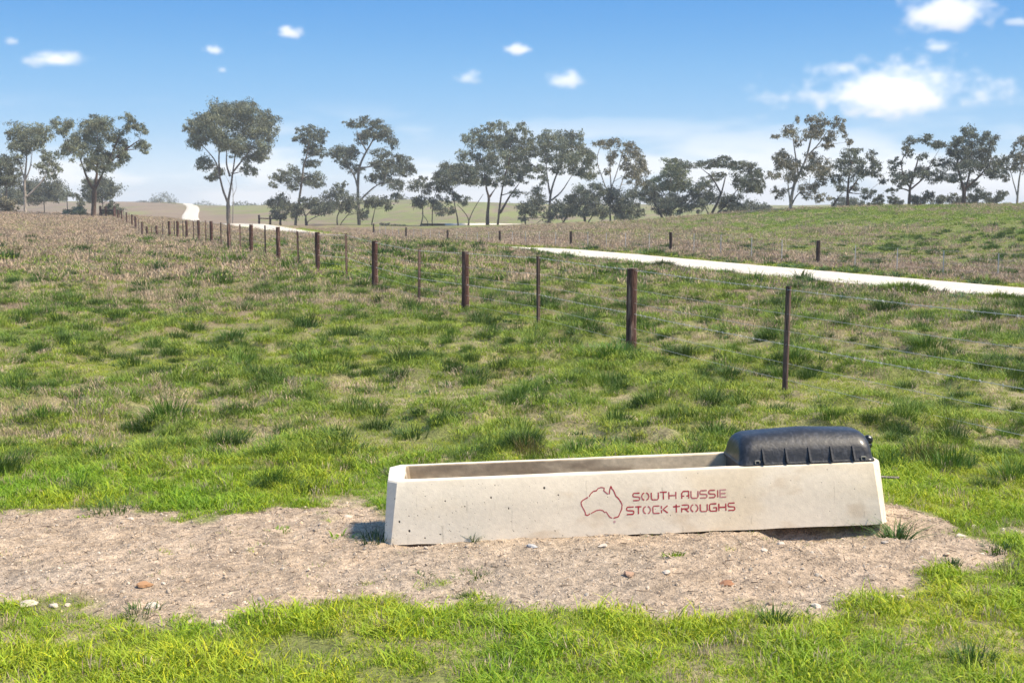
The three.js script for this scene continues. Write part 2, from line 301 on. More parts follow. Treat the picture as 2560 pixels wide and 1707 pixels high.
  const rings = [wob(ring(1.345, 0.235, 0.036, 0), 0.002, 0.012, 3), wob(ring(1.343, 0.2335, 0.038, 0.012), 0.0005, 0.004, 4), wob(ring(1.33, 0.2205, 0.044, 0.16), 0.0004, 0, 5), wob(ring(1.3155, 0.2062, 0.051, 0.319), 0.0006, 0.002, 6), wob(ring(1.312, 0.2025, 0.052, 0.3275), 0.002, 0.003, 7),
    wob(ring(1.306, 0.197, 0.052, 0.3305), 0.002, 0.004, 8), wob(ring(1.226, 0.163, 0.012, 0.3305), 0.003, 0.004, 9), wob(ring(1.221, 0.158, 0.012, 0.325), 0.003, 0.002, 10), wob(ring(1.213, 0.15, 0.014, 0.25), 0.003, 0, 11), ring(1.195, 0.125, 0.03, 0.085), ring(1.17, 0.1, 0.03, 0.065)];
  part('trough_body', toCreasedNormals(loft(rings.slice(0, 7), true, false), 0.45), concrete, t);
  const inMap = dataMap(1024, 512, (i, j) => { const x = i / 1024 * L, y = j / 512 * 0.8, n = fbm(x * 2.5, y * 9, 113, 4), f = fbm(x * 40, y * 40, 117, 3), tide = S(0.035, 0.012, Math.abs(y - 0.565 - (fbm(x * 2, 2, 115, 3) - 0.5) * 0.06)); let c = [0.74, 0.68, 0.58]; c = c.map((v, k) => mix(v, [0.53, 0.47, 0.39][k], S(0.35, 0.7, n))); c = c.map((v, k) => mix(v, [0.83, 0.79, 0.71][k], tide * 0.7)); return c.map((v) => v * (0.9 + 0.2 * f)); });
  part('basin_lining', toCreasedNormals(loft(rings.slice(6), false, true), 0.45), new THREE.MeshStandardMaterial({ name: 'water_stained_concrete', map: inMap, bumpMap: bump, bumpScale: 0.004, roughness: 0.9 }), t).userData.label = 'brown water-stained inside of the trough';

  // red stencil: strokes laid flat on the sloping front
  const paint = new THREE.MeshStandardMaterial({ name: 'red_stencil_paint', vertexColors: true, roughness: 0.8 });
  const front = (x, y) => [x, y, 0.2346 - y * 0.0886 + 0.0009];
  const at = (zx, zy) => { const px = 1400 + zx / 5.113, py = 1190 + zy / 5.113; return [(px - 1592) / 471.5, (1364 - 0.04405 * (px - 979) - py) / 475]; };
  function stroke(g, pts, w, strength, seed) {
    const P = []; for (let k = 0; k < pts.length - 1; k++) { const len = Math.hypot(pts[k + 1][0] - pts[k][0], pts[k + 1][1] - pts[k][1]), m = Math.max(1, Math.round(len / 0.006)); for (let s = 0; s < m; s++) P.push([mix(pts[k][0], pts[k + 1][0], s / m), mix(pts[k][1], pts[k + 1][1], s / m)]); } P.push(pts[pts.length - 1]);
    let prev = null;
    P.forEach((p, k) => {
      const a = P[Math.max(0, k - 1)], b = P[Math.min(P.length - 1, k + 1)], l = Math.hypot(b[0] - a[0], b[1] - a[1]) || 1, nx = -(b[1] - a[1]) / l, ny = (b[0] - a[0]) / l, ww = w * (0.85 + 0.4 * noise(p[0] * 130, p[1] * 130, seed));
      const f = clamp(strength - 0.5 * (fbm(p[0] * 26, p[1] * 26, 7, 3) - 0.45)), c = [mix(0.58, 0.38, f), mix(0.36, 0.012, f), mix(0.34, 0.026, f)];
      const i = g.v(...front(p[0] + nx * ww / 2, p[1] + ny * ww / 2), c), j = g.v(...front(p[0] - nx * ww / 2, p[1] - ny * ww / 2), c);
      if (prev) g.quad(prev[1], j, i, prev[0]);
      prev = [i, j];
    });
  }
  const O = [[[.36, 1], [.12, .84], [0, .5], [.12, .16], [.36, 0]], [[.64, 1], [.88, .84], [1, .5], [.88, .16], [.64, 0]]];
  const F = {
    S: [[[1, 1], [.15, 1], [0, .86], [0, .62], [.14, .52], [.86, .47], [1, .36], [1, .14], [.85, 0], [0, 0]]], O, U: [[[0, 1], [0, .2], [.16, 0], [.84, 0], [1, .2], [1, 1]]], T: [[[0, 1], [1, 1]], [[.5, .93], [.5, 0]]], H: [[[0, 1], [0, 0]], [[1, 1], [1, 0]], [[.1, .48], [.9, .48]]],
    A: [[[0, 0], [0, .72], [.25, 1], [1, 1], [1, 0]], [[.1, .36], [.38, .36]], [[.66, .36], [.9, .36]]], I: [[[.5, 1], [.5, 0]]], E: [[[1, 1], [0, 1], [0, 0], [1, 0]], [[.1, .5], [.9, .5]]], C: [[[1, 1], [.15, 1], [0, .82], [0, .18], [.15, 0], [1, 0]]],
    K: [[[0, 1], [0, .6]], [[0, .42], [0, 0]], [[1, 1], [.25, .5], [1, 0]]], R: [[[0, 0], [0, .6]], [[0, .97], [.92, 1], [1, .82], [1, .62], [.88, .46], [.1, .46]], [[.45, .42], [1, 0]]], G: [[[1, 1], [.15, 1], [0, .82], [0, .18], [.15, 0], [1, 0], [1, .46], [.5, .46]]], '+': [[[0, .8], [1, .84]], [[.45, 1.12], [.45, 0]]],
  };
  const words = [['SOUTHAUSSIE', [905, 1015, 1140, 1250, 1365, 1530, 1650, 1765, 1880, 1965, 2025], [990, 1110, 1230, 1340, 1455, 1620, 1740, 1855, 1960, 2025, 2105], 905, 318, 2105, 268, [.9, .8, .85, .9, .85, .95, .75, .6, .8, .8, .4]],
    ['STOCK+ROUGHS', [820, 930, 1030, 1155, 1265, 1415, 1525, 1640, 1765, 1885, 2005, 2125], [910, 1010, 1125, 1240, 1345, 1505, 1615, 1735, 1855, 1975, 2095, 2210], 820, 495, 2210, 438, [.95, .85, .7, .85, .85, .9, .9, .8, .9, .9, .85, .95]]];
  for (const [text, x0, x1, bx0, by0, bx1, by1, str] of words) {
    [...text].forEach((ch, k) => { const g = new Geo(); for (const line of F[ch]) stroke(g, line.map(([u, v]) => { const zx = mix(x0[k], x1[k], u), base = mix(by0, by1, (zx - bx0) / (bx1 - bx0)); return at(zx, base - v * 93); }), 0.0064, str[k], k); part('stencil_letter', g.build(), paint, t).userData.label = 'red stencilled letter ' + (ch === '+' ? 'T' : ch); });
  }
  const g = new Geo();
  stroke(g, [[330, 277], [262, 316], [243, 338], [241, 352], [250, 390], [275, 436], [292, 475], [290, 498], [320, 508], [350, 486]].map((p) => at(...p)), 0.0052, 0.95, 2);
  stroke(g, [[362, 484], [400, 462], [440, 443], [480, 437], [515, 446], [540, 471], [555, 460], [570, 482], [590, 515], [612, 536], [632, 540]].map((p) => at(...p)), 0.005, 0.85, 3);
  stroke(g, [[648, 541], [690, 531], [712, 522], [735, 472], [756, 428], [763, 370], [745, 330], [712, 283], [685, 260], [670, 215], [656, 185], [640, 170], [628, 132], [612, 178], [603, 236]].map((p) => at(...p)), 0.0054, 0.95, 4);
  stroke(g, [[587, 236], [555, 211], [535, 192], [542, 156], [500, 150], [460, 165], [442, 192], [400, 200], [366, 234], [345, 268]].map((p) => at(...p)), 0.0052, 0.95, 5);
  { const c0 = at(660, 588), c = g.v(...front(...c0), [.5, .3, .29]), rim = []; for (let k = 0; k < 10; k++) rim.push(g.v(...front(c0[0] + 0.0072 * Math.cos(k * .628), c0[1] + 0.007 * Math.sin(k * .628)), [.55, .36, .33])); for (let k = 0; k < 10; k++) g.tri(c, rim[k], rim[(k + 1) % 10]); }
  part('stencil_map', g.build(), paint, t).userData.label = 'red stencilled outline map of Australia';

  // black float cover over the right end
  const blackMap = dataMap(512, 512, (i, j) => { const v = fbm(i / 9, j / 26, 140, 4), k = 0.1 + 0.11 * S(0.45, 0.8, v) + 0.03 * noise(i / 2, j / 2, 144); return [k * 0.97, k * 0.98, k * 1.05]; });
  const plastic = new THREE.MeshPhysicalMaterial({ name: 'black_plastic', map: blackMap, roughness: 0.5, clearcoat: 0.25, clearcoatRoughness: 0.2, bumpMap: dataMap(256, 256, (i, j) => { const v = 0.6 * tiled(i / 8, j / 8, 32, 150) + 0.4 * tiled(i / 2.5, j / 2.5, 102, 151); return [v, v, v]; }, false), bumpScale: 0.0012 });
  const cx = 0.917, rr = (a0, a1, b, r, y, peak) => {
    const out = [], corner = (sx, sz, a, from) => { for (let k = 0; k <= 7; k++) { const th = from + k / 7 * Math.PI / 2; out.push([sx * (a - r) + r * Math.cos(th), y, sz * (b - r) - r * Math.sin(th)]); } };
    const along = (x0, x1, z, n) => { for (let k = 1; k < n; k++) out.push([mix(x0, x1, k / n), y, z]); };
    corner(1, -1, a1, 0); along(a1 - r, -(a0 - r), -b, 16); corner(-1, -1, a0, Math.PI / 2); corner(-1, 1, a0, Math.PI); along(-(a0 - r), a1 - r, b, 16); corner(1, 1, a1, Math.PI * 1.5);
    return out.map(([x, yy, z]) => [cx + x, yy + (peak ?? 0) * Math.max(0, 1 - Math.abs(x - 0.02) / 0.3), z]);
  };
  const coverRings = [[0.37, 0.37, 0.19, 0.04, 0.322], [0.372, 0.372, 0.194, 0.04, 0.334], [0.368, 0.368, 0.19, 0.04, 0.342], [0.365, 0.364, 0.185, 0.045, 0.346], [0.362, 0.362, 0.178, 0.05, 0.372], [0.358, 0.359, 0.168, 0.056, 0.402], [0.353, 0.355, 0.154, 0.062, 0.424, 0.001], [0.345, 0.349, 0.136, 0.064, 0.443, 0.003], [0.333, 0.34, 0.116, 0.062, 0.458, 0.006], [0.318, 0.328, 0.096, 0.056, 0.468, 0.009], [0.298, 0.312, 0.076, 0.05, 0.4735, 0.012], [0.25, 0.27, 0.052, 0.035, 0.476, 0.015], [0.12, 0.13, 0.02, 0.015, 0.4775, 0.017]].map((a) => rr(...a).reverse());
  const cg = new Geo();
  { const id = coverRings.map((r, k) => r.map((p) => cg.v(p[0], p[1], p[2], [1, 1, 1], p[0] * 1.6, (p[1] - p[2]) * 1.6))), n = id[0].length; for (let k = 0; k < id.length - 1; k++) for (let s = 0; s < n; s++) { const u = (s + 1) % n; cg.quad(id[k][u], id[k][s], id[k + 1][s], id[k + 1][u]); } const l = id.length - 1, c = cg.v(cx, .4955, 0); for (let s = 0; s < n; s++) cg.tri(id[l][s], c, id[l][(s + 1) % n]); }
  const coverG = mergeVertices(cg.build(), 1e-5); coverG.computeVertexNormals();
  plastic.side = THREE.DoubleSide;
  const cover = part('float_cover', coverG, plastic, t); cover.userData.label = 'black plastic float valve cover with rounded top';
  // skirt hanging into the trough at its open end
  const sk = new Geo(), skid = [];
  for (let k = 0; k <= 10; k++) { const z = mix(-0.147, 0.147, k / 10), bow = 0.018 * (1 - (z / 0.15) ** 2); skid.push([sk.v(cx - 0.358 - bow * 0.5, 0.345, z), sk.v(cx - 0.362 - bow, 0.27, z), sk.v(cx - 0.352 - bow, 0.2, z * 0.9)]); }
  for (let k = 0; k < 10; k++) for (let s = 0; s < 2; s++) sk.quad(skid[k][s], skid[k][s + 1], skid[k + 1][s + 1], skid[k + 1][s]);
  part('cover_skirt', sk.build(), plastic, cover);
  for (const x of [-0.24, -0.115, 0.01, 0.13, 0.25]) {
    const r = new Geo(), q = (dx, y, z) => r.v(cx + x + dx, y, z, [1, 1, 1], dx, y);
    const a = [q(-.005, .347, .206), q(.007, .347, .206), q(.003, .417, .1665), q(-.005, .417, .1665), q(-.005, .347, .17), q(.007, .347, .17), q(.003, .412, .148), q(-.007, .412, .148)];
    r.quad(a[0], a[1], a[2], a[3]); r.quad(a[1], a[5], a[6], a[2]); r.quad(a[4], a[0], a[3], a[7]); r.quad(a[3], a[2], a[6], a[7]);
    part('rib', toCreasedNormals(r.build(), 0.3), plastic, cover);
  }
  const steel = new THREE.MeshStandardMaterial({ name: 'dull_steel', color: new THREE.Color(0.55, 0.53, 0.48), metalness: 0.8, roughness: 0.45 });
  for (const x of [-0.275, 0.3]) {
    const b = [new THREE.BoxGeometry(0.02, 0.004, 0.012).translate(cx + x, 0.358, 0.186), new THREE.BoxGeometry(0.004, 0.014, 0.012).translate(cx + x - 0.012, 0.351, 0.187), new THREE.BoxGeometry(0.004, 0.012, 0.012).translate(cx + x + 0.012, 0.353, 0.187)];
    part('clip', mergeGeometries(b), steel, cover);
  }
  const prof = [[0, 0.052], [0.012, 0.05], [0.022, 0.042], [0.027, 0.03], [0.027, 0.016], [0.023, 0.013], [0.023, 0.008], [0.028, 0.004], [0.028, -0.012], [0.024, -0.016], [0.024, -0.03], [0.018, -0.034], [0, -0.034]].map(([r, y]) => new THREE.Vector2(r, y)).reverse();
  const kg = toCreasedNormals(new THREE.LatheGeometry(prof, 20), 0.5); kg.rotateZ(-0.22); kg.translate(cx + 0.4, 0.378, -0.03);
  part('inlet_fitting', kg, new THREE.MeshPhysicalMaterial({ name: 'black_fitting', color: 0x17181a, roughness: 0.3 }), cover).userData.label = 'black ribbed pipe fitting at the end of the cover';
}

// ---------------------------------------------------------------- wire fences
const barkMap = dataMap(256, 512, (i, j) => { const v = 0.55 * tiled(i / 8, j / 64, 8 * 4, 160) + 0.45 * tiled(i / 3.2, j / 25.6, 80, 161), k = 0.45 + 0.75 * v; return [k, k * 0.97, k * 0.95]; });
const barkBump = dataMap(256, 512, (i, j) => { const v = 0.6 * tiled(i / 8, j / 64, 32, 160) + 0.4 * tiled(i / 3.2, j / 25.6, 80, 161); return [v, v, v]; }, false);
const timber = new THREE.MeshStandardMaterial({ name: 'weathered_red_brown_timber', vertexColors: true, map: barkMap, bumpMap: barkBump, bumpScale: 0.012, roughness: 0.95 });
const dropMat = new THREE.MeshStandardMaterial({ name: 'rusty_steel', vertexColors: true, map: barkMap, roughness: 0.75, metalness: 0.25 });
const paleMat = new THREE.MeshStandardMaterial({ name: 'galvanised_steel', color: new THREE.Color(0.45, 0.46, 0.46), roughness: 0.5, metalness: 0.35 });
const wireMat = new THREE.MeshStandardMaterial({ name: 'galvanised_wire', color: new THREE.Color(0.5, 0.51, 0.5), roughness: 0.5, metalness: 0.45 });
function timberPost(h, r, seed, dark = 1) {
  const g = new Geo(), R = rng(seed * 977 + 3), rows = [], n = 14, sides = 12, knots = [[0.2 + 0.6 * R(), R() * 6.3], [0.15 + 0.7 * R(), R() * 6.3]], bow = (R() - 0.5) * 0.03, lean = (R() - 0.5) * 0.03;
  for (let k = 0; k <= n; k++) {
    const t = k / n, y = -0.25 + t * (h + 0.25), ring = [];
    for (let s = 0; s < sides; s++) {
      const a = s / sides * Math.PI * 2; let rr = r * (1.06 - 0.12 * t) * (0.9 + 0.2 * noise(a * 1.9, t * 2.3, seed)) * (1 + 0.05 * (hash(k, s, seed) - 0.5));
      for (const [ky, ka] of knots) rr += r * 0.3 * G((t - ky) / 0.05) * Math.max(0, Math.cos(a - ka)) ** 2;
      const st = noise(a * 3.2, t * 5, seed + 3), c = (0.55 + 0.9 * st) * dark, grey = S(0.72, 0.9, st), col = [mix(0.135, 0.3, grey) * c, mix(0.066, 0.21, grey) * c, mix(0.05, 0.165, grey) * c];
      ring.push(g.v(Math.cos(a) * rr + bow * Math.sin(t * 3.1) + lean * t, y + (k === n ? 0.012 * hash(s, 3, seed) : 0), -Math.sin(a) * rr, col, s / sides * 1.5, y));
    }
    rows.push(ring);
  }
  for (let k = 0; k < n; k++) for (let s = 0; s < sides; s++) { const u = (s + 1) % sides; g.quad(rows[k][s], rows[k][u], rows[k + 1][u], rows[k + 1][s]); }
  const cap = rows[n].map((i) => g.v(g.p[i * 3], g.p[i * 3 + 1], g.p[i * 3 + 2], [0.36, 0.3, 0.25], g.p[i * 3] * 8, g.p[i * 3 + 2] * 8)), c = g.v(lean, h + 0.004, 0, [0.33, 0.27, 0.22], 0, 0);
  for (let s = 0; s < sides; s++) g.tri(cap[s], cap[(s + 1) % sides], c);
  return g.build();
}
function starPost(h, seed, w = 0.03, col = [0.17, 0.115, 0.095]) {   // three-winged steel post with holes' notches
  const g = new Geo(), n = 8, t = 0.0035, out = [];
  for (let k = 0; k < 3; k++) { const a = k * 2.094 + 0.55, ca = Math.cos(a), sa = Math.sin(a), b = a + 1.047; out.push([ca * w + sa * t, sa * w - ca * t], [ca * w - sa * t, sa * w + ca * t], [Math.cos(b) * t * 1.9, Math.sin(b) * t * 1.9]); }
  const rows = [];
  for (let k = 0; k <= n; k++) { const y = -0.2 + (h + 0.2) * k / n, m = 0.6 + 0.9 * noise(y * 3, seed, 8); rows.push(out.map((p) => g.v(p[0], y, p[1], col.map((v) => v * m), p[0] * 9, y))); }
  for (let k = 0; k < n; k++) for (let s = 0; s < 9; s++) { const u = (s + 1) % 9; g.quad(rows[k][u], rows[k][s], rows[k + 1][s], rows[k + 1][u]); }
  const c = g.v(0, h, 0, col); for (let s = 0; s < 9; s++) g.tri(rows[n][s], c, rows[n][(s + 1) % 9]);
  return toCreasedNormals(g.build(), 0.4);
}
function strand(name, pts, r, f, mat) {    // one wire along all its posts
  const g = new Geo(), rows = [], sides = 4;
  pts.forEach((p, k) => { const a = pts[Math.max(0, k - 1)], b = pts[Math.min(pts.length - 1, k + 1)], t = b.clone().sub(a).normalize(), n = new THREE.Vector3(-t.z, 0, t.x).normalize(); rows.push([[1, 0], [0, 1], [-1, 0], [0, -1]].map(([u, v]) => g.v(p.x + n.x * u * r, p.y + v * r, p.z + n.z * u * r))); });
  for (let k = 0; k < rows.length - 1; k++) for (let s = 0; s < sides; s++) { const u = (s + 1) % sides; g.quad(rows[k][s], rows[k][u], rows[k + 1][u], rows[k + 1][s]); }
  return part(name, g.build(), mat, f);
}
{
  const q1 = 7.0, spot = (d) => [q1 - SK * d, d];
  const wood = [5.6, 14.3, 20, 25.5, 30.8, 36, 40.7, 45.5, 50.3, 54.5, 59, 63, 67.2, 74.7, 81.7, 85.6, 91.6, 95, 101.4, 107.6, 113, 119.5], steel = [8.3, 11.3, 17.03, 22.5, 27.9, 33.2, 38.1, 43, 47.6, 52.1, 56.3, 60.6, 64.6, 70.9, 78.3, 88.6, 98.5, 104.7, 110.5];
  const [bx, bd] = spot(14.3), by = groundY(bx, -bd), f = thing('wire_fence', 'near wire fence of brown timber and steel posts running away to the left', 'fence', bx, by, -bd, null);
  const geoW = Array.from({ length: 8 }, (_, k) => timberPost(1.0, 0.064, 11 + k)), geoS = [starPost(1.0, 1), starPost(1.0, 5), starPost(0.99, 9)];
  const R = rng(51), all = [];
  wood.forEach((d, k) => { const [x] = spot(d), y = groundY(x, -d), o = part('timber_post', geoW[(k + 7) % 8], timber, f), s = d > 60 ? 1.15 : 1; o.position.set(x - bx, y - by, -d + bd); o.rotation.y = R() * 6.28; o.scale.set(s, 1 + 0.05 * (R() - 0.5), s); all.push([d, y]); });
  steel.forEach((d, k) => { const [x] = spot(d), y = groundY(x, -d), o = part('steel_post', geoS[k % 3], dropMat, f); o.position.set(x - bx, y - by, -d + bd); o.rotation.y = R() * 6.28; o.rotation.z = (R() - 0.5) * 0.03; all.push([d, y]); });
  all.sort((a, b) => a[0] - b[0]);
  const barbG = []; 
  [0.965, 0.735, 0.573, 0.444, 0.267, 0.108].forEach((h, w) => {
    const pts = [];
    for (let k = 0; k < all.length - 1; k++) { const [d0, y0] = all[k], [d1, y1] = all[k + 1], m = d0 < 30 ? 8 : 3; for (let s = 0; s < m; s++) { const t = s / m, d = mix(d0, d1, t); pts.push(new THREE.Vector3(spot(d)[0] - bx, mix(y0, y1, t) + h - 0.05 * t * (1 - t) * (0.4 + R() * 0.2) - by, -d + bd)); } }
    const barbed = w === 0 || w === 3, o = strand(barbed ? 'barbed_wire' : 'plain_wire', pts, barbed ? 0.0025 : 0.0018, f, wireMat);
    if (barbed) {
      const b = [], c = new THREE.CatmullRomCurve3(pts.filter((p) => -p.z + bd < 32)), len = c.getLength(), n = Math.floor(len / 0.115), v = new THREE.CylinderGeometry(0.0016, 0.0016, 0.034, 3);
      for (let k = 0; k < n; k++) { const p = c.getPointAt(k / n); for (const a of [0.8, -0.8]) { const g = v.clone(); g.rotateX(a + R() * 0.4); g.rotateY(R() * 3); g.translate(p.x, p.y, p.z); b.push(g); } }
      const m = part('barbs', mergeGeometries(b), wireMat, o); m.userData.kind = 'stuff';
    }
  });
}
{
  const q2 = 32.2, spot = (d) => [q2 - SK * d, d];
  const wood = [38.2, 50, 61.8, 73.5, 85, 96, 107, 117.5], f = thing('wire_fence', 'far wire fence of dark posts and thin pale droppers beyond the white lane', 'fence', spot(50)[0], groundY(spot(50)[0], -50), -50);
  const p0 = f.position.clone(), R = rng(61), geos = [timberPost(1.02, 0.08, 31, 0.3), timberPost(1.02, 0.08, 32, 0.3)], thin = starPost(0.95, 4, 0.02, [0.4, 0.4, 0.4]), all = [];
  wood.forEach((d, k) => { const [x] = spot(d), y = groundY(x, -d), o = part('timber_post', geos[k % 2], timber, f); o.position.set(x - p0.x, y - p0.y, -d - p0.z); o.rotation.y = R() * 6; all.push([d, y]); });
  for (let k = 0; k < wood.length - 1; k++) for (let s = 1; s < 5; s++) { const d = mix(wood[k], wood[k + 1], s / 5) + (R() - 0.5) * 0.3, [x] = spot(d), y = groundY(x, -d), o = part('steel_dropper', thin, paleMat, f); o.position.set(x - p0.x, y - p0.y, -d - p0.z); o.rotation.y = R() * 6; all.push([d, y]); }
  all.sort((a, b) => a[0] - b[0]);
  for (const h of [0.95, 0.72, 0.5, 0.28]) strand('plain_wire', all.map(([d, y]) => new THREE.Vector3(spot(d)[0] - p0.x, y + h - p0.y, -d - p0.z)), 0.002, f, wireMat);
}
function railFence(label, posts, rails, dark) {
  const [x0, d0] = posts[0], y0 = groundY(x0, -d0), f = thing('rail_fence', label, 'fence', x0, y0, -d0);
  const geo = timberPost(1.15, 0.13, 77, dark);
  posts.forEach(([x, d], k) => { const o = part('timber_post', geo, timber, f); o.position.set(x - x0, groundY(x, -d) - y0, -d + d0); o.rotation.y = k; });
  for (let k = 0; k < posts.length - 1; k++) for (const h of rails) { const g = new Geo(), [a, b] = [posts[k], posts[k + 1]], P = ([x, d]) => new THREE.Vector3(x - x0, groundY(x, -d) - y0 + h, -d + d0); limb(g, [P(a), P(a).lerp(P(b), 0.5), P(b)], 0.07, 0.07, [0.07 * dark, 0.055 * dark, 0.05 * dark], 6, k); part('rail', g.build(), timber, f); }
}
railFence('short dark rail and posts standing beside the small tree left of the lane', [[-31.5, 150], [-30.2, 150.4], [-29, 150.8]], [0.75], 0.6);
railFence('dark gate rail between the thick brown gum and the end of the fence', [[-41.1, 120.4], [-40.5, 120.2], [-39.5, 119.8]], [0.75], 0.9);

